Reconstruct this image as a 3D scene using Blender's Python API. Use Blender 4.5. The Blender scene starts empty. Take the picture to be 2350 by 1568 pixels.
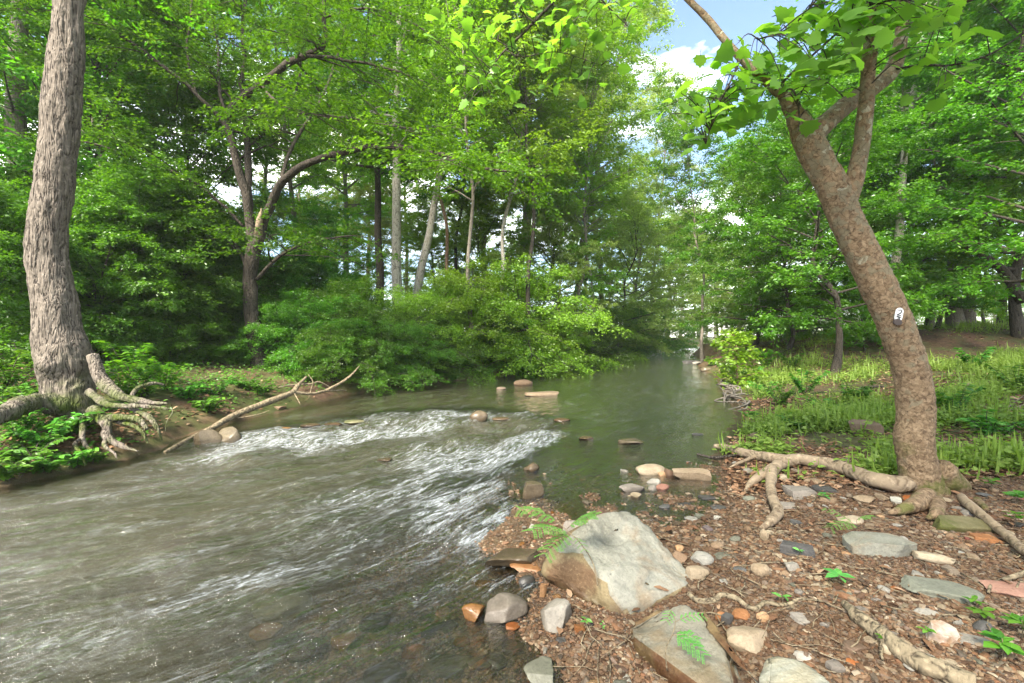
import bpy, bmesh, math, random
import numpy as np
from mathutils import Vector, Matrix, Euler

C = bpy.context.scene.collection
PI = math.pi
# ---------------------------------------------------------------- camera model
F, U0, V0, CH = 1044.4, 1175.0, 775.0, 1.6
def at(u, v, d):                        # point seen at (u, v), d metres ahead
    return np.array([(u - U0) / F * d, d, CH - (v - V0) / F * d])

def wide(u): return math.cos(math.atan((u - U0) / F))      # a round thing off axis looks wider than it is

# ---------------------------------------------------------------- noise
def _hash(ix, iy, iz, seed):
    h = (ix.astype(np.int64) * 374761393 + iy.astype(np.int64) * 668265263 + iz.astype(np.int64) * 2147483647 + seed * 1274126177) & 0xffffffff
    h = ((h ^ (h >> 13)) * 1274126177) & 0xffffffff
    h = ((h ^ (h >> 16)) * 2246822519) & 0xffffffff
    return ((h ^ (h >> 15)) & 0xffffff) / float(0xffffff)
def vn(p, seed=0):                      # value noise, -1..1
    p = np.asarray(p, float)
    i = np.floor(p); f = p - i; f = f * f * (3 - 2 * f)
    i = i.astype(np.int64); r = 0
    for dx in (0, 1):
        wx = f[..., 0] if dx else 1 - f[..., 0]
        for dy in (0, 1):
            wy = f[..., 1] if dy else 1 - f[..., 1]
            for dz in (0, 1):
                wz = f[..., 2] if dz else 1 - f[..., 2]
                r = r + wx * wy * wz * _hash(i[..., 0] + dx, i[..., 1] + dy, i[..., 2] + dz, seed)
    return r * 2 - 1
def fbm(p, seed=0, o=4):
    p = np.asarray(p, float); r = 0; a = 1.0; t = 0
    for k in range(o):
        r = r + a * vn(p * 2 ** k, seed + k); t += a; a *= .5
    return r / t
def sst(a, b, x):
    t = np.clip((x - a) / (b - a), 0, 1); return t * t * (3 - 2 * t)
def p3(x, y, z=0.0, s=1.0):
    x = np.asarray(x, float); y = np.asarray(y, float)
    return np.stack([x * s, y * s, np.zeros_like(x) + z], -1)
def nrm(a):
    return a / np.maximum(np.linalg.norm(a, axis=-1, keepdims=True), 1e-9)

# ---------------------------------------------------------------- creek plan
def cat(pts, n):                        # Catmull-Rom resample
    P = np.asarray(pts, float); m = len(P)
    Q = np.vstack([2 * P[0] - P[1], P, 2 * P[-1] - P[-2]])
    t = np.linspace(0, m - 1 - 1e-9, n); i = t.astype(int); f = (t - i)[:, None]
    a, b, c, d = Q[i], Q[i + 1], Q[i + 2], Q[i + 3]
    return .5 * (2 * b + (c - a) * f + (2 * a - 5 * b + 4 * c - d) * f ** 2 + (3 * b - 3 * c + d - a) * f ** 3)
LEFT = np.array([(-40, -4), (-22, 0), (-14, 2.4), (-9, 3.7), (-6.9, 4.35), (-5.43, 4.84), (-5.1, 5.75), (-4.95, 6.4), (-5.05, 7.1), (-4.9, 8.3), (-4.5, 10), (-4.3, 12), (-2.5, 15), (-.4, 17.6), (1.6, 21.5), (4.2, 28.5), (10, 42), (20, 60), (34, 80), (60, 110), (110, 160)])
RIGHT = np.array([(118, 150), (68, 103), (43, 76), (28, 57), (16.3, 39), (11.5, 27), (9.0, 21.5), (7.35, 16.5), (5.7, 12), (4.7, 9.6), (4.06, 8.24), (3.2, 6.9), (2.74, 6.02), (2.2, 4.97), (1.95, 4.2), (1.4, 3.5), (1.12, 3.75), (.85, 4.05), (.55, 3.75), (.2, 3.2), (.08, 2.95), (.1, 2.5), (.31, 2.1), (.5, 1.6), (.4, .2), (-2, -3), (-10, -8), (-40, -16)])
WEIR = np.array([(-7.5, 6.5), (-4.9, 7.2), (-4.39, 7.46), (-2.6, 9.0), (-1.27, 9.6), (.66, 9.1), (.99, 8.24), (.6, 6.6), (.13, 5.3), (.05, 4.4), (.45, 3.75), (1.3, 3.35), (1.9, 2.6), (2.4, 1.5), (2.6, -3)])
MID = cat([(115, 155), (64, 106.5), (38, 78), (24, 58.5), (13, 40), (7, 26), (3.4, 17), (1.0, 11.5), (-.8, 8.0), (-2.2, 5.6), (-4.3, 3.6), (-7.5, 1.6), (-14, -.8), (-25, -4), (-40, -9)], 420)
MIDS = np.concatenate([[0], np.cumsum(np.linalg.norm(np.diff(MID, axis=0), axis=1))])

def pdist(P, poly, signed=False):
    out = np.full(len(P), 1e9); sg = np.ones(len(P))
    for a, b in zip(poly[:-1], poly[1:]):
        ab = b - a; t = np.clip(((P - a) @ ab) / (ab @ ab), 0, 1)
        r = P - a - t[:, None] * ab
        d = np.hypot(r[:, 0], r[:, 1]); k = d < out - 1e-9
        out = np.where(k, d, out)
        if signed:
            cr = ab[0] * (P[:, 1] - a[1]) - ab[1] * (P[:, 0] - a[0])
            sg = np.where(k, np.where(cr < 0, 1.0, -1.0), sg)
    return out * sg if signed else out
POLY = np.vstack([LEFT, RIGHT])
def inside(P):
    r = np.zeros(len(P), bool); Q = np.roll(POLY, -1, axis=0)
    for (x1, y1), (x2, y2) in zip(POLY, Q):
        c = (y1 > P[:, 1]) != (y2 > P[:, 1])
        with np.errstate(divide='ignore', invalid='ignore'):
            xi = (x2 - x1) * (P[:, 1] - y1) / (y2 - y1 + 1e-12) + x1
        r ^= c & (P[:, 0] < xi)
    return r

def creek(x, y):
    P = np.stack([np.ravel(x), np.ravel(y)], -1).astype(float)
    dL = pdist(P, LEFT); dR = pdist(P, RIGHT); ins = inside(P)
    sd = pdist(P, WEIR, True) + .18 * vn(p3(P[:, 0], P[:, 1], 3.3, 1.7), 5)
    wl = .10 * (1 - sst(-.15, 1.5, sd)) + .0012 * np.maximum(P[:, 1] - 10, 0)
    return P, dL, dR, ins, sd, wl
LPX = [0, .15, .45, .9, 1.6, 3, 5.5, 10, 40, 150, 400]; LPZ = [0, .11, .25, .40, .52, .72, .9, 1.0, 1.1, 1.3, 2]
RPX = [0, .25, .8, 1.6, 2.6, 5, 9, 14, 40, 150, 400]; RPZ = [0, .03, .085, .14, .21, .5, .9, 1.2, 1.3, 1.4, 2]
def H(x, y):
    shp = np.shape(x)
    P, dL, dR, ins, sd, wl = creek(x, y)
    px, py = P[:, 0], P[:, 1]
    lz = np.interp(dL, LPX, LPZ); rz = np.interp(dR, RPX, RPZ)
    st = np.minimum((px - 8.6) * .8, py - np.interp(px, [8, 13, 40], [13.2, 15.4, 16.6]))
    rz = rz + .95 * sst(-.6, 4.2, st) * sst(6.5, 9, px)
    left = dL < dR
    n1 = fbm(p3(px, py, 0, .55), 11, 3); n2 = fbm(p3(px, py, 0, 2.6), 21, 3); n3 = vn(p3(px, py, 0, 9), 31)
    bank = np.where(left, lz, rz)
    rough = np.where(left, .09, .05) * sst(.1, 1.5, np.minimum(dL, dR))
    zo = wl + bank + rough * n1 + .028 * n2 * sst(0, .5, np.minimum(dL, dR)) + .008 * n3
    sh = sst(-1.2, .4, py - 10)            # upstream runs deeper
    dep = .46 * sst(.25, 3.3 + .3 * sh, dR) * sst(-.05, .8, dL) + .05 * sst(0, .2, np.minimum(dL, dR))
    dep = dep * (1 - .72 * np.exp(-(sd / .55) ** 2)) * (1 - .7 * (1 - sst(5.6, 7.4, py)) * (1 - sst(-.5, .1, sd)))
    zi = wl - dep + .035 * n2 * sst(0, .4, dR) + .016 * n3
    return np.where(ins, zi, zo).reshape(shp)
def h1(x, y): return float(H(np.array([x]), np.array([y]))[0])
_D = np.exp(np.linspace(math.log(1.7), math.log(90), 900))
def gnd(u, v, lift=0.0):                # where the sight line through (u, v) meets the ground
    x = (u - U0) / F * _D; z = CH - (v - V0) / F * _D
    k = np.nonzero(z < H(x, _D) + lift)[0]
    i = k[0] if len(k) else len(_D) - 1
    return np.array([x[i], _D[i], z[i]])

# ---------------------------------------------------------------- meshes
class MB:
    def __init__(s): s.V = []; s.Q = []; s.T = []; s.A = []; s.n = 0; s.mi = 0; s.mq = []; s.mt = []
    def add(s, V, Q=None, T=None, a=None):
        V = np.asarray(V, float).reshape(-1, 3)
        s.V.append(V)
        if Q is not None and len(Q): s.Q.append(np.asarray(Q, np.int64) + s.n); s.mq.append(np.full(len(Q), s.mi))
        if T is not None and len(T): s.T.append(np.asarray(T, np.int64) + s.n); s.mt.append(np.full(len(T), s.mi))
        s.A.append(np.full(len(V), .5) if a is None else np.broadcast_to(np.asarray(a, float), (len(V),)))
        s.n += len(V); return s
    def join(s, o, mi=0):                # take over another builder's faces under material slot mi
        for V, A in zip(o.V, o.A): s.V.append(V); s.A.append(A)
        s.Q += [q + s.n for q in o.Q]; s.T += [t + s.n for t in o.T]; s.mq += [np.full(len(q), mi) for q in o.Q]; s.mt += [np.full(len(t), mi) for t in o.T]
        s.n += o.n; return s
    def mesh(s, name, mats, smooth=True, origin=None):
        V = np.vstack(s.V)
        if origin is not None: V = V - np.asarray(origin)
        Q = np.vstack(s.Q) if s.Q else np.zeros((0, 4), np.int64)
        T = np.vstack(s.T) if s.T else np.zeros((0, 3), np.int64)
        me = bpy.data.meshes.new(name)
        me.vertices.add(len(V)); me.vertices.foreach_set('co', V.astype(np.float32).ravel())
        nl = Q.size + T.size
        me.loops.add(nl); me.loops.foreach_set('vertex_index', np.concatenate([Q.ravel(), T.ravel()]).astype(np.int32))
        me.polygons.add(len(Q) + len(T))
        me.polygons.foreach_set('loop_start', np.concatenate([np.arange(len(Q)) * 4, Q.size + np.arange(len(T)) * 3]).astype(np.int32))
        me.polygons.foreach_set('use_smooth', np.full(len(Q) + len(T), smooth))
        if max([0] + [a.max() for a in s.mq + s.mt]): me.polygons.foreach_set('material_index', np.concatenate(s.mq + s.mt).astype(np.int32))
        me.update(calc_edges=True)
        at_ = me.attributes.new('var', 'FLOAT', 'POINT'); at_.data.foreach_set('value', np.concatenate(s.A).astype(np.float32))
        for m in (mats if isinstance(mats, (list, tuple)) else [mats]): me.materials.append(m)
        return me
    def build(s, name, mats, parent=None, smooth=True, origin=None):
        o = bpy.data.objects.new(name, s.mesh(name, mats, smooth, origin)); C.objects.link(o)
        if parent is not None: o.parent = parent
        elif origin is not None: o.location = [float(q) for q in origin]
        return o
def tag(o, label, cat_, group=None):
    o['label'] = label; o['category'] = cat_
    if group: o['group'] = group
    return o
def thing(name, label, cat_, loc=(0, 0, 0), rz=0.0, group=None, sc=1.0):
    o = bpy.data.objects.new(name, None); C.objects.link(o)
    o.empty_display_size = .1
    o.location = [float(q) for q in loc]; o.rotation_euler = (0, 0, rz); o.scale = (sc, sc, sc)
    return tag(o, label, cat_, group)
def child(name, me, parent):
    o = bpy.data.objects.new(name, me); C.objects.link(o); o.parent = parent; return o

def tube(pts, rad, sides=8, bump=0.0, freq=4.0, seed=0, cap=True):
    P = np.asarray(pts, float); n = len(P); R = np.broadcast_to(np.asarray(rad, float), (n,))
    t = nrm(np.gradient(P, axis=0))
    u = np.cross(t[0], [0.3, 1, .2]); u /= np.linalg.norm(u); U = [u]
    for i in range(1, n):
        u = u - t[i] * (u @ t[i]); u /= np.linalg.norm(u) + 1e-9; U.append(u)
    U = np.array(U); W = np.cross(t, U)
    a = np.arange(sides) * 2 * PI / sides
    dirs = np.cos(a)[None, :, None] * U[:, None] + np.sin(a)[None, :, None] * W[:, None]
    rr = R[:, None] * np.ones(sides)
    if bump:
        V = P[:, None] + rr[..., None] * dirs
        rr = rr * (1 + bump * fbm(V * freq, seed, 3))
    V = (P[:, None] + rr[..., None] * dirs).reshape(-1, 3)
    i = np.arange(n - 1)[:, None] * sides; j = np.arange(sides)[None]; k = (j + 1) % sides
    Q = np.stack([i + j, i + k, i + sides + k, i + sides + j], -1).reshape(-1, 4)
    T = None
    if cap:
        V = np.vstack([V, P[0], P[-1]]); b = n * sides; j = np.arange(sides); k = (j + 1) % sides
        T = np.vstack([np.stack([k, j, np.full(sides, b)], -1), np.stack([b - sides + j, b - sides + k, np.full(sides, b + 1)], -1)])
    return V, Q, T
def smooth_tube(pts, rad, n, sides, bump=0, freq=4, seed=0):
    P = cat(pts, n); R = np.interp(np.linspace(0, 1, n), np.linspace(0, 1, len(rad)), rad)
    return tube(P, R, sides, bump, freq, seed)
# leaf templates: x along, y across, z up
DIA = (np.array([(0, 0, 0), (.45, -.27, .05), (1, 0, -.06), (.45, .27, .05)]), np.array([(0, 1, 2, 3)]), None)
OVAL = (np.array([(0, 0, 0), (.25, -.22, .04), (.62, -.23, .03), (1, 0, -.1), (.62, .23, .03), (.25, .22, .04)]), np.array([(0, 1, 2, 5), (5, 2, 3, 4)]), None)
BLADE = (np.array([(0, -.03, 0), (0, .03, 0), (.4, -.035, .1), (.4, .035, .1), (.75, -.022, .05), (.75, .022, .05), (1, 0, -.08)]), np.array([(0, 1, 3, 2), (2, 3, 5, 4)]), np.array([(4, 5, 6)]))
_lo = [(0, 0), (.0, .16), (-.06, .34), (.12, .36), (.2, .56), (.36, .44), (.5, .5), (.6, .34), (.78, .3), (.8, .16), (1.02, 0)]
_lo = _lo + [(x, -y) for x, y in _lo[-2:0:-1]]
_lv = np.array([(.34, 0, .0)] + [(x, y, -.14 * y * y * 3 - .12 * max(x - .5, 0)) for x, y in _lo])
LOBED = (_lv, None, np.array([(0, 1 + (i + 1) % len(_lo), 1 + i) for i in range(len(_lo))]))
def leaves(mb, rng, P, D, N, L, tpl, var=None):
    TV, TQ, TT = tpl; k = len(TV); n = len(P)
    D = nrm(D); S = nrm(np.cross(N, D)); N = np.cross(D, S)
    V = P[:, None] + np.asarray(L)[:, None, None] * (TV[None, :, 0, None] * D[:, None] + TV[None, :, 1, None] * S[:, None] + TV[None, :, 2, None] * N[:, None])
    o = (np.arange(n) * k)[:, None, None]
    a = rng.random(n) if var is None else var
    mb.add(V.reshape(-1, 3), None if TQ is None else (TQ[None] + o).reshape(-1, 4), None if TT is None else (TT[None] + o).reshape(-1, 3), np.repeat(a, k))

# ---------------------------------------------------------------- growth
def along(P, p):
    n = len(P) - 1; t = min(p, .9999) * n; i = int(t); f = t - i
    return P[i] * (1 - f) + P[i + 1] * f, nrm(P[i + 1] - P[i])
def grow(wood, rng, limbs, dens=2.2, slen=1.6, ntw=7, tlen=.45, flat=.4, droop=.06, lo=.2, rmin=.006, twigs=False):
    O = []; DD = []; LL = []
    for P, R in limbs:
        L = np.linalg.norm(np.diff(P, axis=0), axis=1).sum()
        m = max(3, int(L * dens))
        for j in range(m):
            p = lo + (1 - lo) * (j + rng.random()) / m
            pos, t = along(P, p)
            s = 1 if j % 2 else -1
            a = s * rng.uniform(.5, 1.35)
            d = np.array([t[0] * math.cos(a) - t[1] * math.sin(a), t[0] * math.sin(a) + t[1] * math.cos(a), t[2] * flat])
            if abs(t[2]) > .85:
                b = rng.uniform(0, 2 * PI); d = np.array([math.cos(b), math.sin(b), .35])
            d = nrm(d + rng.normal(0, .18, 3) * np.array([1, 1, .8]))
            l = slen * (1 - .5 * p) * rng.uniform(.55, 1.3)
            q = np.linspace(0, 1, 5)[:, None]
            S = pos + d * l * q + np.array([0, 0, -droop * l]) * q ** 2 * 2 + rng.normal(0, .05 * l, 3) * q * (1 - q) * 2
            r = float(np.clip(.4 * np.interp(p, np.linspace(0, 1, len(R)), R), rmin, .05))
            wood.add(*tube(S, np.linspace(r, rmin * .5, 5), 4, cap=False))
            w = rng.uniform(.15, 1, ntw)
            pos2 = S[0] + (S[-1] - S[0]) * w[:, None] + np.array([0, 0, -droop * l]) * (w[:, None] ** 2 - w[:, None])
            dt = d + rng.normal(0, .75, (ntw, 3)) * np.array([1, 1, flat])
            O.append(pos2); DD.append(nrm(dt)); LL.append(tlen * rng.uniform(.5, 1.25, ntw))
    O = np.vstack(O); DD = np.vstack(DD); LL = np.concatenate(LL)
    if twigs:
        for o, d, l in zip(O, DD, LL): wood.add(*tube(np.array([o, o + d * l]), [rmin * .6, rmin * .3], 3, cap=False))
    return O, DD, LL
def dress(crown, rng, O, D, L, per, size, tpl=DIA, tilt=.5, droop=.2, scat=.06, keep=None):
    n = len(O); u = rng.random((n, per))
    P = O[:, None] + D[:, None] * (L[:, None] * u)[..., None]
    S = nrm(np.cross(D, [0, 0, 1.0]) + 1e-6)
    sg = np.where(rng.random((n, per)) < .5, -1.0, 1.0)
    ld = D[:, None] * rng.uniform(.2, .9, (n, per, 1)) + S[:, None] * (sg * rng.uniform(.4, 1, (n, per)))[..., None]
    ld[..., 2] -= droop * rng.uniform(.2, 1.6, (n, per))
    P = P + rng.normal(0, scat, (n, per, 3)) * np.array([1, 1, .5])
    N = np.array([0, 0, 1.0]) + rng.normal(0, tilt, (n, per, 3))
    # a whole twig shares part of its tone
    var = np.clip(.65 * rng.random((n, 1)) + .35 * rng.random((n, per)), 0, 1)
    P = P.reshape(-1, 3); ld = ld.reshape(-1, 3); N = N.reshape(-1, 3); var = var.ravel()
    sz = size * rng.uniform(.65, 1.25, len(P))
    if keep is not None:
        k = keep(P); P, ld, N, var, sz = P[k], ld[k], N[k], var[k], sz[k]
    leaves(crown, rng, P, ld, N, sz, tpl, var)

def gen_tree(seed, Ht, r0, base, spread, nl, leaf, per, dens=2.2, slen=1.6, ntw=7, tlen=.45, lean=(0, 0), shape='oval', elev=(10, 60), flat=.4, droop=.06, bumpy=.12, tpl=DIA, wob=.02, tilt=.7):
    rng = np.random.default_rng(seed); wood = MB(); crown = MB()
    n = 12; t = np.linspace(0, 1, n)
    w = np.cumsum(rng.normal(0, wob * Ht / 3, (n, 2)), axis=0); w -= w[0]
    T = np.stack([w[:, 0] + lean[0] * Ht * t, w[:, 1] + lean[1] * Ht * t, Ht * t - .25], -1)
    R = r0 * (1 - .88 * t ** .9) * (1 + .5 * np.exp(-t * 30))
    Ts = cat(T, 40); Rs = np.interp(np.linspace(0, 1, 40), t, R)
    wood.add(*tube(Ts, Rs, 9, bumpy, 3, seed))
    limbs = [(Ts[int(40 * max(base, .55)):], Rs[int(40 * max(base, .55)):])]
    for i in range(nl):
        q = (i + rng.random()) / nl; p = base + (.97 - base) * q
        pos, tt = along(Ts, p)
        az = i * 2.4 + rng.uniform(-.5, .5); el = math.radians(elev[0] + (elev[1] - elev[0]) * q + rng.uniform(-10, 10))
        sh = {'oval': math.sin(PI * min(1, .18 + .78 * q)) ** .7, 'cone': 1.05 - .8 * q, 'vase': .45 + .6 * q - .5 * max(0, q - .75) * 2, 'dome': math.sqrt(max(.05, 1 - q * q * .9))}[shape]
        l = spread * sh * rng.uniform(.75, 1.2)
        d = np.array([math.cos(az) * math.cos(el), math.sin(az) * math.cos(el), math.sin(el)])
        k = np.linspace(0, 1, 8)[:, None]
        L = pos + d * l * k + np.array([0, 0, l * .16]) * k ** 2 - np.array([0, 0, l * droop * 2.2]) * k ** 3 + np.cumsum(rng.normal(0, .03 * l, (8, 3)), axis=0) * k
        r = float(np.interp(p, t, R)) * .5
        rr = np.linspace(r, .008, 8); wood.add(*tube(L, rr, 6, cap=False)); limbs.append((L, rr))
    O, D, LL = grow(wood, rng, limbs, dens, slen, ntw, tlen, flat, droop)
    dress(crown, rng, O, D, LL, per, leaf, tpl, tilt, .3, .09)
    return wood, crown

def side_limbs(rng, limbs, per_m=1.0, length=(1.2, 2.8), flat=.5, lo=.15):
    out = []
    for P, R in limbs:
        L = np.linalg.norm(np.diff(P, axis=0), axis=1).sum()
        for j in range(int(L * per_m)):
            p = lo + (1 - lo) * rng.random(); pos, t = along(P, p); a = rng.choice([-1, 1]) * rng.uniform(.6, 1.5)
            d = np.array([t[0] * math.cos(a) - t[1] * math.sin(a), t[0] * math.sin(a) + t[1] * math.cos(a), t[2] * flat + rng.normal(0, .25)])
            if abs(t[2]) > .8: b = rng.uniform(0, 2 * PI); d = np.array([math.cos(b), math.sin(b), rng.uniform(0, .5)])
            d = nrm(d); l = rng.uniform(*length) * (1 - .35 * p); k = np.linspace(0, 1, 7)[:, None]
            S = pos + d * l * k - np.array([0, 0, .12 * l]) * k ** 2 + np.cumsum(rng.normal(0, .03 * l, (7, 3)), axis=0) * k
            r = float(np.clip(.45 * np.interp(p, np.linspace(0, 1, len(R)), R), .008, .05)); out.append((S, np.linspace(r, .005, 7)))
    return out
# ---------------------------------------------------------------- materials
class G:
    def __init__(s, name):
        s.m = bpy.data.materials.new(name); s.m.use_nodes = True; s.t = s.m.node_tree; s.t.nodes.clear()
    def n(s, ty, out=0, **kw):
        nd = s.t.nodes.new(ty)
        for k, v in kw.items():
            if k[0] == '_': setattr(nd, k[1:], v)
        for k, v in kw.items():
            if k[0] == '_': continue
            key = int(k[1:]) if k[0] == 'i' and k[1:].isdigit() else k.replace('__', ' ')
            if hasattr(v, 'is_linked'): s.t.links.new(v, nd.inputs[key])
            else:
                if isinstance(v, tuple) and len(v) == 3 and nd.inputs[key].type == 'RGBA': v = v + (1,)
                nd.inputs[key].default_value = v
        s.last = nd
        return nd.outputs[out]
    def ramp(s, fac, *st, interp='LINEAR'):
        nd = s.t.nodes.new('ShaderNodeValToRGB'); cr = nd.color_ramp; cr.interpolation = interp
        while len(cr.elements) < len(st): cr.elements.new(.5)
        for e, (p, c) in zip(cr.elements, st):
            e.position = p; e.color = (c if isinstance(c, tuple) else (c, c, c)) + (1,)
        s.t.links.new(fac, nd.inputs[0]); return nd.outputs[0]
    def mix(s, f, a, b, mode='MIX'):
        return s.n('ShaderNodeMix', 2, _data_type='RGBA', _blend_type=mode, i0=f, i6=a, i7=b)
    def math(s, op, a, b=0.0, c=0.0): return s.n('ShaderNodeMath', 0, _operation=op, i0=a, i1=b, i2=c)
    def attr(s, nm, out='Fac'):
        s.n('ShaderNodeAttribute', 0, _attribute_name=nm); return s.last.outputs[out]
    def obj(s, scale=(1, 1, 1)):
        tc = s.n('ShaderNodeTexCoord', 3)
        return s.n('ShaderNodeMapping', 0, Vector=tc, Scale=scale)
    def wpos(s, scale=(1, 1, 1)):
        g = s.n('ShaderNodeNewGeometry', 0)
        return s.n('ShaderNodeMapping', 0, Vector=g, Scale=scale)
    def noise(s, vec, sc, det=4.0, rough=.55, dist=0.0): return s.n('ShaderNodeTexNoise', 0, Vector=vec, Scale=sc, Detail=det, Roughness=rough, Distortion=dist)
    def rnd(s): s.n('ShaderNodeObjectInfo', 0); return s.last.outputs['Random']
    def bump(s, h, st=.5, dist=.02): return s.n('ShaderNodeBump', 0, Strength=st, Distance=dist, Height=h)
    def pbr(s, col, rough=.8, normal=None, spec=.3):
        kw = dict(Base__Color=col, Roughness=rough); kw['Specular__IOR__Level'] = spec
        if normal is not None: kw['Normal'] = normal
        return s.n('ShaderNodeBsdfPrincipled', 0, **kw)
    def out(s, sh):
        o = s.t.nodes.new('ShaderNodeOutputMaterial'); s.t.links.new(sh, o.inputs[0]); return s.m

def leaf_mat(name, dark, mid, lite, trans=.54, gloss=.03, tc=(1.3, 1.35, .45)):
    g = G(name); v = g.attr('var'); r = g.rnd()
    col = g.ramp(v, (0, dark), (.5, mid), (1, lite))
    hs = g.n('ShaderNodeHueSaturation', 0, Hue=g.math('MULTIPLY_ADD', r, .03, .485), Saturation=1.0, Value=g.math('MULTIPLY_ADD', r, .4, .8), Color=col)
    tcol = g.mix(1.0, hs, tc, 'MULTIPLY')
    d = g.n('ShaderNodeBsdfDiffuse', 0, Color=hs)
    t = g.n('ShaderNodeBsdfTranslucent', 0, Color=tcol)
    a = g.n('ShaderNodeMixShader', 0, i0=trans, i1=d, i2=t)
    gl = g.n('ShaderNodeBsdfGlossy', 0, Color=(1, 1, 1), Roughness=.38)
    return g.out(g.n('ShaderNodeMixShader', 0, i0=gloss, i1=a, i2=gl))
LF_MID = leaf_mat('leaf_fresh', (.048, .145, .009), (.085, .235, .012), (.15, .32, .026))
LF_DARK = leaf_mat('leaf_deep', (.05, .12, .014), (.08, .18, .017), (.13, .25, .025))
LF_PALE = leaf_mat('leaf_pale', (.15, .23, .05), (.24, .33, .08), (.33, .41, .13), .58)
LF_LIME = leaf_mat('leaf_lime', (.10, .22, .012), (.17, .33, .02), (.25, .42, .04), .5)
LF_SYC = leaf_mat('leaf_sycamore', (.13, .27, .05), (.18, .37, .06), (.25, .45, .08), .62, .02)
LF_MIM = leaf_mat('leaf_feathery', (.08, .24, .05), (.12, .32, .06), (.18, .40, .08), .35)
LF_GRASS = leaf_mat('grass_blade', (.13, .20, .035), (.20, .29, .055), (.28, .36, .09), .4, .012)
LF_VINE = leaf_mat('leaf_vine', (.05, .14, .016), (.08, .22, .02), (.13, .29, .03), .38)

def bark_mat(name, c0, c1, c2, sc=10.0, stretch=.22, bst=.8, moss=0.0):
    g = G(name); co = g.obj((1, 1, stretch))
    ns = g.noise(co, sc * .8, 3, .6)
    wv = g.n('ShaderNodeVectorMath', 0, _operation='ADD', i0=co, i1=g.n('ShaderNodeVectorMath', 0, _operation='SCALE', i0=g.n('ShaderNodeTexNoise', 1, Vector=co, Scale=sc * .5), Scale=.12))
    r1 = g.math('ABSOLUTE', g.math('SUBTRACT', g.noise(wv, sc, 2, .5), .5)); r2 = g.math('ABSOLUTE', g.math('SUBTRACT', g.noise(wv, sc * 2.1, 2, .5), .5))
    h = g.ramp(g.math('ADD', g.math('MULTIPLY', r1, 2.2), g.math('MULTIPLY', r2, 1.2)), (.02, 0.0), (.16, .5), (.6, 1.0))
    hh = g.math('MULTIPLY_ADD', ns, .5, h)
    col = g.mix(g.ramp(hh, (.25, 0.0), (1.2 / 1.5, 1.0)), c0, g.mix(g.noise(g.obj(), 1.6, 3), c1, c2))
    fl = g.noise(g.obj(), 22, 3)
    col = g.mix(g.ramp(fl, (.52, 0.0), (.7, .6)), col, tuple(min(1, 1.5 * q) for q in c2))
    if moss:
        tc = g.n('ShaderNodeTexCoord', 3); g.n('ShaderNodeSeparateXYZ', 0, Vector=tc); z = g.last.outputs[2]
        mk = g.math('MULTIPLY', g.ramp(g.noise(g.obj(), 2.6, 4), (.45, 0.0), (.62, 1.0)), g.ramp(g.math('MULTIPLY', z, 1 / moss), (0.0, 1.0), (1.0, 0.0)))
        col = g.mix(mk, col, (.06, .085, .012))
    return g.out(g.pbr(col, .9, g.bump(hh, bst, .03), .15))
BK_OAK = bark_mat('ridged_grey_bark', (.028, .022, .018), (.105, .086, .068), (.18, .152, .125), 15, .16, 1.0, .9)
BK_DARK = bark_mat('dark_bark', (.012, .010, .009), (.05, .042, .034), (.085, .07, .055), 16, .25, .8)
BK_GREY = bark_mat('grey_bark', (.05, .042, .036), (.15, .13, .105), (.24, .21, .17), 13, .2, .7)
BK_PALE = bark_mat('pale_flaking_bark', (.10, .085, .07), (.3, .26, .22), (.46, .42, .36), 6, .4, .5)
BK_RUST = bark_mat('rusty_brown_bark', (.08, .045, .03), (.25, .14, .09), (.34, .22, .15), 12, .2, .6)
BK_ROOT = bark_mat('tan_root_bark', (.15, .108, .07), (.22, .162, .105), (.30, .23, .155), 5, 1.0, .45)
BK_DRIFT = bark_mat('weathered_wood', (.08, .06, .04), (.17, .13, .082), (.26, .21, .135), 11, .8, .7)

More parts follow.
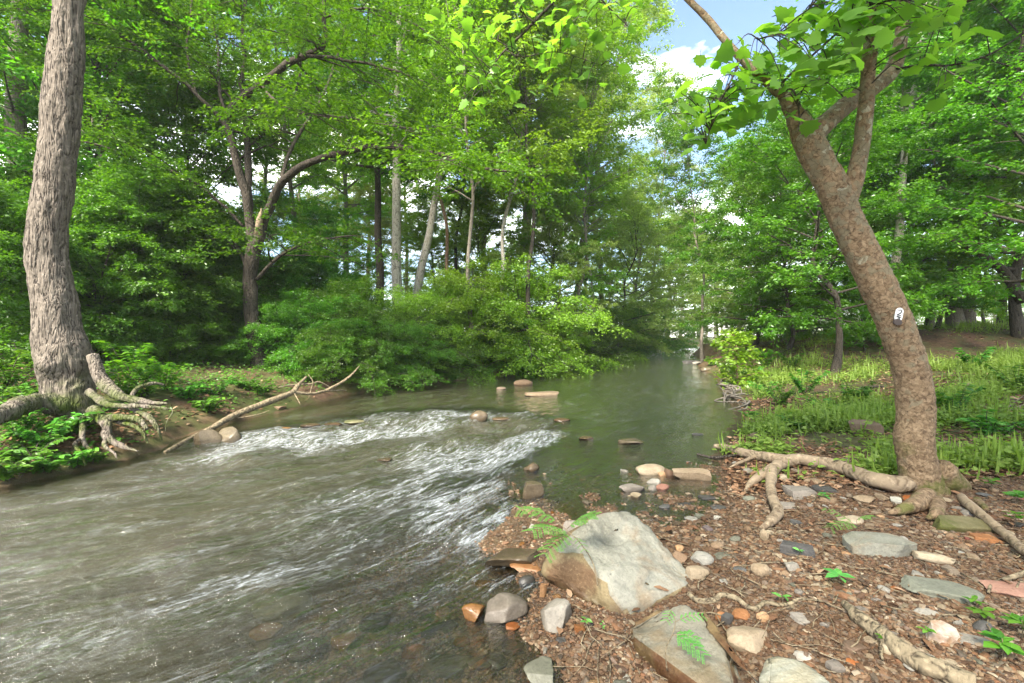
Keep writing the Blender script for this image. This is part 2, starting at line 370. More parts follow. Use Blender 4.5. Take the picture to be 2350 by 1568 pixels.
def syc_mat():
    g = G('flaking_sycamore_bark'); co = g.obj()
    g.n('ShaderNodeSeparateXYZ', 0, Vector=co); z = g.last.outputs[2]
    wv = g.n('ShaderNodeVectorMath', 0, _operation='ADD', i0=co, i1=g.n('ShaderNodeVectorMath', 0, _operation='SCALE', i0=g.n('ShaderNodeTexNoise', 1, Vector=co, Scale=14.0, Detail=3.0), Scale=.07))
    vo = g.n('ShaderNodeTexVoronoi', 1, _feature='F1', Vector=wv, Scale=21.0); cell = g.n('ShaderNodeSeparateColor', 0, Color=vo)
    ed = g.n('ShaderNodeTexVoronoi', 0, _feature='DISTANCE_TO_EDGE', Vector=wv, Scale=17.0)
    v2 = g.n('ShaderNodeTexVoronoi', 1, _feature='F1', Vector=wv, Scale=42.0); c2 = g.n('ShaderNodeSeparateColor', 0, Color=v2)
    ns = g.noise(co, 3.0, 4)
    up = g.ramp(g.math('MULTIPLY', z, 1 / 3.2), (.1, 0.0), (1.0, 1.0))
    brown = g.ramp(g.math('MULTIPLY_ADD', c2, .32, g.math('MULTIPLY', g.noise(co, 34, 5, .7), .68)), (.25, (.10, .062, .036)), (.5, (.24, .162, .095)), (.75, (.35, .25, .155)))
    k = g.math('ADD', g.math('MULTIPLY', cell, .45), g.math('ADD', g.math('MULTIPLY', ns, .55), g.math('MULTIPLY_ADD', up, .24, -.07)))
    col = g.mix(g.ramp(k, (.64, 0.0), (.70, .85)), brown, g.mix(g.noise(co, 8, 3), (.19, .15, .095), (.26, .22, .14)))
    col = g.mix(g.ramp(k, (.86, 0.0), (.875, .9)), col, (.38, .345, .25))
    dk = g.ramp(ed, (0.0, .55), (.06, 1.0))
    col = g.mix(1.0, col, dk, 'MULTIPLY')
    mk = g.math('MULTIPLY', g.ramp(g.noise(co, 5.0, 4), (.5, 0.0), (.62, .8)), g.ramp(z, (.25, 1.0), (.6, 0.0)))
    col = g.mix(mk, col, (.09, .10, .02))
    h = g.math('ADD', g.math('MULTIPLY', c2, .5), g.math('ADD', g.math('MULTIPLY', cell, .6), g.math('MULTIPLY', g.noise(co, 45, 4, .7), .5)))
    return g.out(g.pbr(col, .85, g.bump(h, 1.0, .022), .2))
BK_SYC = syc_mat()

def stone_mat(name, c0, c1, c2, rough=.8, stain=None, bst=.5, strata=0.0, spk=.25):
    g = G(name); tc = g.n('ShaderNodeTexCoord', 3); r = g.rnd()
    off = g.n('ShaderNodeCombineXYZ', 0, X=g.math('MULTIPLY', r, 17.0), Y=g.math('MULTIPLY', r, 31.0), Z=r)
    co = g.n('ShaderNodeVectorMath', 0, _operation='ADD', i0=tc, i1=off)
    n1 = g.noise(co, 2.2, 5, .6, .4); n2 = g.noise(co, 9, 5, .65); n3 = g.noise(co, 70, 3, .7)
    col = g.ramp(g.math('ADD', g.math('MULTIPLY', n1, .6), g.math('MULTIPLY', n2, .4)), (.34, c0), (.5, c1), (.66, c2))
    if stain: col = g.mix(g.ramp(g.noise(co, 3.2, 4, .6, .6), (.5, 0.0), (.62, .85)), col, stain)
    col = g.mix(g.ramp(n3, (.36, spk), (.48, 0.0)), col, tuple(.4 * q for q in c0))
    col = g.mix(g.ramp(n3, (.56, 0.0), (.68, spk)), col, tuple(min(1, 1.4 * q) for q in c2))
    col = g.n('ShaderNodeHueSaturation', 0, Hue=g.math('MULTIPLY_ADD', r, .03, .485), Saturation=g.math('MULTIPLY_ADD', r, -.35, 1.15), Value=g.math('MULTIPLY_ADD', r, .5, .75), Color=col)
    ge = g.n('ShaderNodeNewGeometry', 0); g.n('ShaderNodeSeparateXYZ', 0, Vector=ge); wz = g.last.outputs[2]
    wet = g.ramp(g.math('MULTIPLY_ADD', n2, .06, wz), (.12, 1.0), (.165, 0.0))
    col = g.mix(g.math('MULTIPLY', wet, .5), col, g.mix(1.0, col, (.3, .26, .2), 'MULTIPLY'))
    h = g.math('ADD', g.math('MULTIPLY', n2, .6), g.math('MULTIPLY', n3, .18))
    rough = g.math('MULTIPLY_ADD', wet, -.4 * rough, rough)
    return g.out(g.pbr(col, rough, g.bump(h, bst, .03), .35))
ST = {
 'grey': stone_mat('grey_stone', (0.134, 0.120, 0.096), (0.227, 0.200, 0.163), (0.311, 0.272, 0.222)),
 'tan': stone_mat('tan_stone', (0.168, 0.116, 0.065), (0.260, 0.188, 0.115), (0.336, 0.256, 0.170)),
 'brown': stone_mat('brown_stone', (0.084, 0.058, 0.037), (0.160, 0.108, 0.070), (0.227, 0.160, 0.107)),
 'orange': stone_mat('orange_stone', (0.168, 0.068, 0.022), (0.302, 0.132, 0.048), (0.378, 0.216, 0.096)),
 'red': stone_mat('reddish_stone', (0.143, 0.052, 0.033), (0.227, 0.096, 0.063), (0.302, 0.152, 0.104)),
 'slate': stone_mat('dark_slate_stone', (.036, .033, .03), (.07, .064, .058), (.115, .106, .096), .6),
 'pale': stone_mat('pale_stone', (0.277, 0.248, 0.200), (0.378, 0.344, 0.281), (0.462, 0.416, 0.340)),
 'green': stone_mat('green_grey_stone', (.085, .083, .058), (.13, .127, .09), (.185, .178, .13)),
 'purple': stone_mat('purplish_stone', (0.084, 0.060, 0.063), (0.151, 0.112, 0.111), (0.227, 0.168, 0.163), .5),
 'wet': stone_mat('wet_brown_stone', (0.042, 0.030, 0.018), (0.084, 0.060, 0.036), (0.134, 0.096, 0.059), .22),
 'wetorange': stone_mat('wet_orange_stone', (0.134, 0.056, 0.015), (0.227, 0.104, 0.030), (0.302, 0.160, 0.059), .25),
 'mossy': stone_mat('mossy_stone', (0.084, 0.084, 0.030), (0.168, 0.152, 0.074), (0.260, 0.224, 0.141), .8, (0.076, 0.088, 0.018)),
 'quartz': stone_mat('white_quartz_stone', (0.378, 0.288, 0.200), (0.521, 0.448, 0.370), (0.672, 0.616, 0.548), .5, (0.302, 0.176, 0.081)),
 'boulder': stone_mat('greenish_boulder_stone', (.15, .14, .105), (.22, .21, .165), (.30, .285, .23), .8, (.23, .17, .105), .9),
 'slab': stone_mat('lichen_slab_stone', (.18, .165, .12), (.26, .245, .185), (.34, .32, .25), .8, (.24, .195, .12), .8),
 'bfront': stone_mat('olive_boulder_stone', (0.101, 0.068, 0.033), (0.193, 0.144, 0.070), (0.277, 0.216, 0.118), .8, (0.109, 0.056, 0.026), .6),
}

def ground_mat():
    g = G('creek_ground'); w = g.wpos()
    peb = g.n('ShaderNodeTexVoronoi', 1, _feature='F1', Vector=w, Scale=62.0); pc = g.n('ShaderNodeSeparateColor', 0, Color=peb)
    ped = g.n('ShaderNodeTexVoronoi', 0, _feature='DISTANCE_TO_EDGE', Vector=w, Scale=62.0)
    gcol = g.ramp(pc, (0, (.06, .03, .015)), (.25, (.13, .065, .03)), (.5, (.19, .11, .06)), (.72, (.25, .16, .095)), (.88, (.11, .09, .075)), (1, (.3, .23, .16)))
    gcol = g.mix(1.0, gcol, g.ramp(ped, (0, .4), (.1, 1.0)), 'MULTIPLY')
    gcol = g.mix(g.ramp(g.noise(w, 1.7, 4), (.4, 0.0), (.65, .5)), gcol, (.11, .062, .036))
    dirt = g.ramp(g.noise(w, 7, 6, .7), (.3, (.05, .027, .016)), (.5, (.105, .06, .035)), (.7, (.17, .105, .065)))
    moss = g.ramp(g.noise(w, 5, 5), (.3, (.05, .075, .015)), (.7, (.10, .14, .03)))
    dirt = g.mix(g.ramp(g.noise(w, .9, 5, .6), (.42, 0.0), (.6, .75)), dirt, moss)
    lawn = g.ramp(g.noise(w, .25, 4), (.3, (.10, .18, .035)), (.7, (.16, .24, .06)))
    bed = g.ramp(g.noise(w, 6, 6, .7), (.3, (.09, .07, .035)), (.5, (.20, .14, .07)), (.68, (.30, .19, .09)))
    bed = g.mix(.55, bed, gcol)
    col = g.mix(g.attr('gravel'), dirt, gcol); col = g.mix(g.attr('lawn'), col, lawn); col = g.mix(g.attr('bed'), col, bed)
    wet = g.attr('wet')
    col = g.mix(g.math('MULTIPLY', wet, .5), col, (0.02, .012, .006))
    h = g.math('ADD', g.math('MULTIPLY', g.ramp(ped, (0, 0.0), (.25, 1.0)), .6), g.noise(w, 25, 5, .7))
    return g.out(g.pbr(col, g.math('MULTIPLY_ADD', wet, -.45, .9), g.bump(h, .7, .02), .3))
GROUND = ground_mat()

def water_mat():
    g = G('flowing_water')
    uv = g.n('ShaderNodeUVMap', 0, _uv_map='flow')
    def mp(a, b): return g.n('ShaderNodeMapping', 0, Vector=uv, Scale=(a, b, 1))
    foam = g.attr('foam'); dep = g.attr('depth'); turb = g.attr('turb')
    big = g.noise(mp(1.1, 2.6), 1.6, 3, .5, .6)
    med = g.noise(mp(2.0, 6.5), 3.0, 4, .6, .8)
    fin = g.noise(mp(4.0, 15), 5.0, 4, .65, .9)
    fin2 = g.noise(mp(11, 20), 7.0, 3, .65, 1.2)
    h = g.math('ADD', g.math('ADD', g.math('MULTIPLY', big, 1.0), g.math('MULTIPLY', med, .55)), g.math('ADD', g.math('MULTIPLY', fin, .16), g.math('MULTIPLY', fin2, .05)))
    nb = g.t.nodes.new('ShaderNodeBump'); nb.inputs['Distance'].default_value = .11
    g.t.links.new(h, nb.inputs['Height']); g.t.links.new(g.math('MULTIPLY_ADD', turb, .85, .12), nb.inputs['Strength'])
    nm = nb.outputs[0]
    fr = g.n('ShaderNodeFresnel', 0, IOR=1.4, Normal=nm)
    gl = g.n('ShaderNodeBsdfGlossy', 0, Color=(1, 1, 1), Roughness=g.math('MULTIPLY_ADD', turb, .05, .02), Normal=nm)
    tr = g.n('ShaderNodeBsdfTransparent', 0, Color=(.86, .88, .8))
    mk = g.n('ShaderNodeBsdfDiffuse', 0, Normal=nm, Color=g.mix(g.noise(mp(.4, 1.2), 1.0, 3), (.045, .045, .024), (.078, .070, .038)))
    under = g.n('ShaderNodeMixShader', 0, i0=g.ramp(dep, (0.0, 0.0), (.12, .08), (.3, .42), (.6, .85)), i1=tr, i2=mk)
    body = g.n('ShaderNodeMixShader', 0, i0=g.math('MINIMUM', g.math('MULTIPLY', fr, 1.9), 1.0), i1=under, i2=gl)
    fn = g.math('ADD', g.math('MULTIPLY', g.noise(mp(2.2, 8), 2.6, 5, .7, 1.0), .62), g.math('MULTIPLY', g.noise(mp(10, 26), 3.5, 4, .7, .8), .38))
    fm = g.math('MULTIPLY', g.ramp(g.math('ADD', fn, g.math('MULTIPLY_ADD', foam, .22, -.20)), (.47, 0.0), (.63, 1.0)), g.math('MINIMUM', g.math('MULTIPLY', foam, 2.0), .82))
    st = g.math('MULTIPLY', g.ramp(g.math('ADD', g.math('MULTIPLY', g.noise(mp(5, 34), 2.0, 5, .7, .6), .7), g.math('MULTIPLY', g.noise(mp(.8, 2.4), 1.6, 3), .3)), (.54, 0.0), (.64, 1.0)), g.math('MULTIPLY', g.math('MULTIPLY', turb, .36), g.ramp(dep, (.05, .25), (.3, 1.0))))
    fm = g.math('MAXIMUM', fm, st)
    fo = g.n('ShaderNodeBsdfDiffuse', 0, Color=(.38, .405, .42), Normal=nm)
    return g.out(g.n('ShaderNodeMixShader', 0, i0=fm, i1=body, i2=fo))
WATER = water_mat()

# ---------------------------------------------------------------- camera, sky, sun
cam = bpy.data.cameras.new('camera'); co_ = bpy.data.objects.new('camera', cam); C.objects.link(co_)
co_.location = (0, 0, CH); co_.rotation_euler = (PI / 2, 0, 0)
cam.sensor_width = 36; cam.lens = 36 * F / 2350; cam.clip_start = .05; cam.clip_end = 3000
cam.shift_y = (V0 - 784) / 2350
bpy.context.scene.camera = co_
SUN_EL, SUN_AZ = math.radians(45), math.radians(-152)      # azimuth from straight ahead towards the right
sd_ = Vector((math.sin(SUN_AZ) * math.cos(SUN_EL), math.cos(SUN_AZ) * math.cos(SUN_EL), math.sin(SUN_EL)))
sl = bpy.data.lights.new('sun', 'SUN'); sl.energy = 3.9; sl.angle = math.radians(14); sl.color = (1, .93, .8)
so = bpy.data.objects.new('sun', sl); C.objects.link(so); so.rotation_euler = sd_.to_track_quat('Z', 'Y').to_euler(); so.location = (20, 20, 60)
w = bpy.data.worlds.new('World'); bpy.context.scene.world = w; w.use_nodes = True
nt = w.node_tree; nt.nodes.clear()
sky = nt.nodes.new('ShaderNodeTexSky'); sky.sky_type = 'NISHITA'; sky.sun_disc = False
sky.sun_elevation = SUN_EL; sky.sun_rotation = SUN_AZ; sky.dust_density = .5
tc = nt.nodes.new('ShaderNodeTexCoord'); mp_ = nt.nodes.new('ShaderNodeMapping'); mp_.inputs['Location'].default_value = (9, 0, 0); mp_.inputs['Scale'].default_value = (1.6, 1.6, 3.4)
nt.links.new(tc.outputs['Generated'], mp_.inputs[0])
cn = nt.nodes.new('ShaderNodeTexNoise'); cn.inputs['Scale'].default_value = 1.5; cn.inputs['Detail'].default_value = 7; cn.inputs['Roughness'].default_value = .58
nt.links.new(mp_.outputs[0], cn.inputs['Vector'])
cr = nt.nodes.new('ShaderNodeValToRGB'); cr.color_ramp.elements[0].position = .50; cr.color_ramp.elements[1].position = .78
nt.links.new(cn.outputs[0], cr.inputs[0])
mx = nt.nodes.new('ShaderNodeMix'); mx.data_type = 'RGBA'; mx.inputs[7].default_value = (31, 30, 28, 1)
nt.links.new(cr.outputs[0], mx.inputs[0]); nt.links.new(sky.outputs[0], mx.inputs[6])
bg = nt.nodes.new('ShaderNodeBackground'); bg.inputs['Strength'].default_value = .085
nt.links.new(mx.outputs[2], bg.inputs[0])
ow = nt.nodes.new('ShaderNodeOutputWorld'); nt.links.new(bg.outputs[0], ow.inputs[0])
sc_ = bpy.context.scene
sc_.view_settings.view_transform = 'Standard'; sc_.view_settings.look = 'None'; sc_.view_settings.exposure = 2.3; sc_.view_settings.gamma = 1
sc_.render.engine = 'CYCLES'
cy = sc_.cycles; cy.use_denoising = True; cy.denoiser = 'OPENIMAGEDENOISE'; cy.max_bounces = 9; cy.diffuse_bounces = 7; cy.glossy_bounces = 3; cy.transmission_bounces = 4; cy.transparent_max_bounces = 8
cy.caustics_reflective = False; cy.caustics_refractive = False; cy.sample_clamp_indirect = 6

# ---------------------------------------------------------------- ground sheet
def axis(lo, hi, st, fl, fh, g=1.09):
    a = list(np.arange(lo, hi + 1e-6, st)); s = st; x = a[-1]
    while x < fh: s *= g; x += s; a.append(x)
    s = st; x = a[0]; b = []
    while x > fl: s *= g; x -= s; b.append(x)
    return np.array(b[::-1] + a)
def grid_quads(nx, ny):
    i = np.arange(nx - 1)[:, None] * ny; j = np.arange(ny - 1)[None]
    return np.stack([i + j, i + ny + j, i + ny + j + 1, i + j + 1], -1).reshape(-1, 4)
gx = axis(-7.5, 6.5, .05, -230, 230); gy = axis(1.4, 10.5, .05, -50, 300)
X, Y = np.meshgrid(gx, gy, indexing='ij')
Z = H(X, Y)
P_, dL_, dR_, in_, sd_w, wl_ = creek(X, Y)
gm = MB(); gm.add(np.stack([X, Y, Z], -1).reshape(-1, 3), grid_quads(len(gx), len(gy)))
ground = gm.build('ground', GROUND); ground['kind'] = 'structure'
px, py = P_[:, 0], P_[:, 1]
def setattr_(o, nm, v):
    a = o.data.attributes.new(nm, 'FLOAT', 'POINT'); a.data.foreach_set('value', np.asarray(v, np.float32))
rightside = dR_ < dL_
nz = fbm(p3(px, py, 0, .8), 77, 3)
grav = np.where(rightside, 1 - sst(4.9, 6.4, py + 1.0 * nz), 0) * np.where(in_, 1, 1) * (1 - sst(4.6, 6.2, dR_ + nz))
setattr_(ground, 'gravel', np.where(in_, np.where(rightside, .8, .3), grav))
setattr_(ground, 'bed', in_ * 1.0)
above = Z.ravel() - wl_
setattr_(ground, 'wet', 1 - sst(.0, .07, above + .03 * nz))
setattr_(ground, 'lawn', sst(26, 36, np.where(rightside, dR_, dL_)) * 1.0)

# ---------------------------------------------------------------- water
wx = axis(-7.2, 5, .035, -60, 120, 1.1); wy = axis(1.2, 11, .035, -14, 165, 1.1)
WX, WY = np.meshgrid(wx, wy, indexing='ij')
WP, wdL, wdR, win, wsd, wwl = creek(WX, WY)
best = np.full(len(WP), 1e9); fs = np.zeros(len(WP)); ft = np.zeros(len(WP))
for i in range(0, len(MID) - 1, 1):
    a, b = MID[i], MID[i + 1]; ab = b - a; L2 = ab @ ab
    t = np.clip(((WP - a) @ ab) / L2, 0, 1); r = WP - a - t[:, None] * ab; d = np.hypot(r[:, 0], r[:, 1]); k = d < best
    best = np.where(k, d, best); fs = np.where(k, MIDS[i] + t * math.sqrt(L2), fs)
    ft = np.where(k, d * np.sign(ab[0] * r[:, 1] - ab[1] * r[:, 0]), ft)
x_, y_ = WP[:, 0], WP[:, 1]
stn = fbm(np.stack([fs * .9, ft * 2.2, fs * 0], -1), 91, 3)
rif = sst(-5.2, -3.9, x_) * sst(-.12, .35, wsd) * (1 - sst(1.0, 3.4, wsd)) * sst(1.9, 3.5, y_)
near = (1 - sst(2.6, 4.2, y_)) * (1 - sst(-1.2, .2, x_)) * sst(0, 1.5, wdR)
turb = np.clip(.42 + .75 * rif + .34 * sst(0, .4, wsd) + .25 * near, 0, 1) * (.35 + .65 * sst(0, .9, np.minimum(wdL, wdR)))
def blob(cx, cy, rx, ry, a):
    c, s = math.cos(a), math.sin(a); dx, dy = x_ - cx, y_ - cy
    return np.exp(-(((dx * c + dy * s) / rx) ** 2 + ((-dx * s + dy * c) / ry) ** 2))
strk = np.clip(.5 + .9 * stn, 0, 1)
foam = rif * (.55 + .55 * strk) * sst(0, .5, wdL)
foam = foam * (1 - .55 * blob(-.6, 7.6, 1.6, .9, .3))
foam += 1.0 * blob(.35, 6.6, 1.0, .38, 1.0) + .8 * blob(-.35, 4.55, .42, .17, .7) + .75 * blob(-.2, 3.75, .28, .13, .8)
foam += .6 * blob(-3.4, 6.9, .8, .3, .6) + .65 * blob(-2.0, 7.6, 1.2, .3, .6)
foam += .62 * blob(-1.75, 2.95, .5, .2, .7) + .42 * blob(-2.5, 2.45, .9, .3, .6) + .35 * blob(-3.3, 3.4, .6, .16, .5) + .3 * blob(-2.6, 3.9, .5, .14, .5)
foam += .45 * blob(5.3, 13.2, .9, .25, .3) + .7 * blob(28, 66, 6, 1.5, .8)
foam = np.clip(foam, 0, 1)
wav = .030 * turb * (fbm(np.stack([fs * 1.5, ft * 3.2, fs * 0 + 4], -1), 33, 3) * 1.3) + .15 * rif * fbm(np.stack([fs * 1.1, ft * 2.0, fs * 0 + 2], -1), 44, 3) + .012 * foam
WZ = wwl + wav
bedz = H(WX, WY).ravel()
q = grid_quads(len(wx), len(wy)); keep = win | (np.minimum(wdL, wdR) < .45)
q = q[keep[q].all(1)]
used = np.unique(q); remap = np.full(len(WP), -1); remap[used] = np.arange(len(used))
wm = MB(); wm.add(np.stack([x_, y_, WZ], -1)[used], remap[q])
water = wm.build('creek_water', WATER); water['kind'] = 'structure'
setattr_(water, 'foam', foam[used]); setattr_(water, 'turb', turb[used]); setattr_(water, 'depth', np.clip(wwl - bedz, 0, 1)[used])
uvl = water.data.uv_layers.new(name='flow')
li = np.empty(len(water.data.loops), np.int32); water.data.loops.foreach_get('vertex_index', li)
uvl.data.foreach_set('uv', np.stack([fs[used][li], ft[used][li]], -1).astype(np.float32).ravel())
# ---------------------------------------------------------------- left riverbank oak
def px_path(pp, dep=None):              # [(u, v, d)] or [(u, v)] with one depth
    return np.array([at(p[0], p[1], p[2] if len(p) > 2 else dep) for p in pp])
rng = np.random.default_rng(5)
D0 = 6.55
ob = at(150, 960, D0); ob[2] = h1(ob[0], ob[1])
oak = thing('oak_tree', 'huge leaning tree with ridged grey bark and washed out roots on the left bank', 'tree', ob)
m = MB()
tp = [(158, 985, 200), (157, 950, 178), (156, 905, 146), (150, 870, 138), (146, 835, 154), (140, 800, 152), (134, 765, 140), (126, 710, 130), (115, 640, 118), (110, 575, 115), (116, 480, 112), (127, 400, 110), (138, 300, 106), (146, 200, 102), (153, 100, 95), (160, 0, 88), (168, -120, 82), (180, -300, 76), (205, -600, 66), (240, -950, 52), (260, -1400, 30), (262, -1800, 8)]
Pt = np.array([at(u, v, D0 + .0 * v) for u, v, w_ in tp]); Rt = np.array([w_ / 2 * D0 / F * wide(u) * .86 for u, v, w_ in tp])
n = 420; P = cat(Pt, n); R = np.interp(np.linspace(0, 1, n), np.linspace(0, 1, len(Rt)), Rt)
V, Q, T = tube(P, R, 56)
# furrowed bark, burls and a hollow at the base, in relief
nv = n * 56; ax = np.repeat(P, 56, axis=0); dr = nrm(V[:nv] - ax); rad = np.linalg.norm(V[:nv] - ax, axis=1)
q = V[:nv] * np.array([1, 1, .14]) * 10.5
q = q + .5 * np.stack([vn(V[:nv] * 5, 1), vn(V[:nv] * 5, 2), vn(V[:nv] * 5, 3)], -1)
ridge = 1 - np.abs(vn(q, 8)) * 2.2
ridge2 = 1 - np.abs(vn(q * 1.9, 9)) * 2
low = sst(.25, 1.0, V[:nv, 2])
rad = rad + (.016 * ridge + .008 * ridge2) * (.35 + .65 * low) + .035 * fbm(V[:nv] * 2.2, 4, 3)
def lump(u, v, d, r, h): c = at(u, v, d); return h * np.exp(-(np.linalg.norm(V[:nv] - c, axis=1) / r) ** 2)
rad = rad + lump(95, 842, D0 - .35, .16, .10) + lump(205, 800, D0 - .3, .2, .13) + lump(150, 838, D0 - .5, .2, .04)
rad = rad - lump(112, 880, D0 - .38, .11, .20) - lump(112, 905, D0 - .38, .1, .16) - lump(250, 880, D0 - .2, .15, .08)
V[:nv] = ax + dr * rad[:, None]
m.add(V, Q, T); m.build('trunk', BK_OAK, oak, True, ob)
for nm, pp, rr in [
  ('root', [(150, 985, 6.0), (225, 963, 5.95), (280, 958, 5.9), (318, 963, 5.85), (337, 985, 5.8)], [.05, .07, .06, .05, .03]),
  ('root', [(205, 900, 6.4), (238, 925, 6.2), (262, 931, 6.05), (337, 933, 6.0), (385, 940, 6.0)], [.08, .07, .05, .04, .012]),
  ('root', [(212, 815, 6.5), (230, 868, 6.45), (262, 898, 6.35), (292, 915, 6.3), (345, 924, 6.25), (384, 926, 6.2)], [.10, .13, .12, .09, .05, .015]),
  ('root', [(215, 940, 6.0), (243, 975, 5.85), (247, 1003, 5.8), (281, 1024, 5.75), (318, 1036, 5.7)], [.11, .085, .07, .045, .015]),
  ('root', [(190, 960, 5.95), (190, 985, 5.8), (189, 1008, 5.72), (205, 1030, 5.65), (232, 1042, 5.55)], [.06, .05, .04, .03, .012]),
  ('root', [(247, 1000, 5.8), (240, 1022, 5.7), (262, 1040, 5.62), (268, 1052, 5.6)], [.05, .035, .02, .01]),
  ('root', [(300, 925, 6.3), (304, 905, 6.5), (318, 890, 6.7), (352, 880, 6.9), (376, 883, 7.0)], [.03, .045, .045, .04, .02]),
  ('root', [(340, 930, 6.15), (387, 938, 6.1), (396, 946, 6.05), (382, 970, 6.0), (380, 990, 5.95)], [.012, .013, .012, .010, .006]),
  ('root', [(300, 935, 6.2), (322, 947, 6.05), (345, 960, 5.95), (362, 985, 5.9), (372, 1012, 5.95)], [.05, .055, .05, .035, .012]),
  ('root', [(265, 965, 6.0), (300, 975, 5.9), (325, 990, 5.85), (340, 1018, 5.85)], [.05, .045, .035, .012]),
  ('root', [(140, 935, 6.2), (80, 925, 5.9), (20, 945, 5.4), (-70, 975, 5.0), (-200, 1010, 4.7)], [.2, .17, .16, .13, .06]),
  ('root', [(182, 1008, 5.7), (172, 1020, 5.6), (188, 1045, 5.45), (196, 1068, 5.4)], [.03, .03, .022, .008])]:
    m = MB(); m.add(*smooth_tube(px_path(pp), np.array(rr) * .68, 60, 14, .42, 9, len(pp))); m.build(nm, BK_OAK, oak, True, ob)
# crown far overhead, reaching into the top left corner
wood, crown = MB(), MB(); limbs = []
top = cat(Pt, 60)
for k, (p, az, el, l) in enumerate([(.80, 2.2, .5, 4.0), (.82, .4, .55, 4.5), (.84, 3.6, .4, 4), (.86, 1.3, .5, 5), (.88, 5.0, .5, 4), (.9, .0, .5, 4.5), (.92, 2.9, .6, 4.0), (.95, 1.5, .8, 3.5), (.79, 2.9, .3, 3.2), (.81, 1.6, .4, 3.6), (.83, 5.8, .3, 4)]):
    pos, _ = along(top, p); kk = np.linspace(0, 1, 8)[:, None]
    d = np.array([math.cos(az) * math.cos(el), math.sin(az) * math.cos(el), math.sin(el)])
    L = pos + d * l * kk - np.array([0, 0, l * .25]) * kk ** 2 + np.cumsum(rng.normal(0, .04 * l, (8, 3)), axis=0) * kk
    rr = np.linspace(.12, .012, 8); wood.add(*tube(L, rr, 7)); limbs.append((L, rr))
O, D, L = grow(wood, rng, limbs, 2.0, 1.8, 8, .5)
dress(crown, rng, O, D, L, 9, .10)
crown.join(wood, 1).build('crown', [LF_MID, BK_OAK], oak, False, ob)

# ---------------------------------------------------------------- forked elm over the water
D1 = 11.5
eb = gnd(596, 842); DE = eb[1]
elm = thing('elm_tree', 'dark forked tree whose long bare limb arches right over the creek', 'tree', eb)
wood = MB(); crown = MB(); rng = np.random.default_rng(17)
s = lambda pp, dd=0.0: np.array([at(a[0], a[1], DE + (a[2] if len(a) > 2 else dd)) for a in pp])
px2m = DE / F
limb_defs = [
 ([(598, 850), (590, 800), (578, 700), (572, 640), (582, 590), (588, 550)], [26, 24, 22, 21, 22, 24]),
 ([(584, 570), (572, 500), (562, 440, -.1), (545, 380, -.2), (530, 320, -.3), (520, 270, -.4), (545, 230, -.5), (600, 195, -.7), (650, 155, -.9), (700, 125, -1.1), (748, 100, -1.3), (742, 40, -1.4), (750, -60, -1.5), (790, -200, -1.6)], [19, 15, 14, 12, 11.5, 11, 11, 11, 10, 9, 7, 6, 4, 2]),
 ([(592, 555), (604, 525), (628, 460, -.3), (650, 420, -.6), (690, 385, -.9), (740, 360, -1.2), (800, 345, -1.6), (860, 338, -2.0), (915, 337, -2.4), (980, 352, -2.8), (1050, 368, -3.2), (1120, 388, -3.6), (1200, 395, -4)], [18, 15, 13, 12, 11, 10, 9, 8, 7.5, 6, 5, 3.5, 1.5]),
 ([(572, 500), (570, 420, .3), (566, 340, .6), (562, 260, .8), (556, 180, 1), (560, 60, 1.2), (565, -100, 1.4), (575, -300, 1.5)], [12, 11, 10, 9, 8, 7, 5, 2]),
 ([(520, 300, -.3), (500, 265, -.4), (450, 215, -.6), (390, 165, -.8), (320, 110, -1), (255, 65, -1.3), (210, 40, -1.6), (120, 20, -1.9)], [6, 6, 6, 5.5, 5, 4.5, 4, 1.5]),
 ([(560, 520), (510, 470, -.3), (440, 415, -.7), (380, 390, -1), (300, 360, -1.4), (230, 335, -1.8), (160, 320, -2)], [5, 5, 4.5, 4, 3.5, 3, 1.5]),
 ([(640, 440, -.4), (655, 380, .2), (690, 300, .8), (730, 240, 1.2), (770, 140, 1.6), (800, 40, 1.8), (840, -80, 2)], [7, 6, 5.5, 5, 4, 3, 1]),
 ([(590, 640), (640, 590, -.5), (700, 560, -1), (770, 545, -1.5), (820, 540, -1.8)], [6, 5, 4, 3, 1]),
 ([(575, 640), (540, 560, .5), (470, 500, 1), (400, 470, 1.4), (330, 440, 1.8)], [7, 6, 5, 4, 1]),
 ([(600, 195, -.7), (640, 240, -1.5), (700, 260, -2.2), (790, 270, -2.8), (900, 290, -3.2), (1010, 300, -3.5)], [4, 4, 3.5, 3, 2, 1]),
 ([(700, 125, -1.1), (800, 140, -1.8), (900, 160, -2.4), (980, 190, -2.8)], [5, 4, 3, 1]),
 ([(742, 40, -1.4), (840, 20, -1.8), (940, 50, -2.4), (1010, 100, -2.8)], [4, 3.5, 2.5, 1]),
 ([(450, 215, -.6), (430, 120, -.4), (440, 20, -.2), (450, -100, 0)], [4, 3.5, 3, 1]),
 ([(520, 270, -.4), (505, 200, 0), (500, 110, .4), (480, 0, .6), (470, -150, .8)], [5, 4.5, 4, 3, 1]),
 ([(566, 340, .6), (620, 290, 1.2), (680, 200, 1.8), (700, 60, 2.2), (730, -60, 2.4)], [5, 4.5, 4, 3, 1]),
 ([(562, 260, .8), (500, 190, 1.5), (430, 90, 2.0), (380, -20, 2.4)], [5, 4, 3, 1]),
]
limbs = []
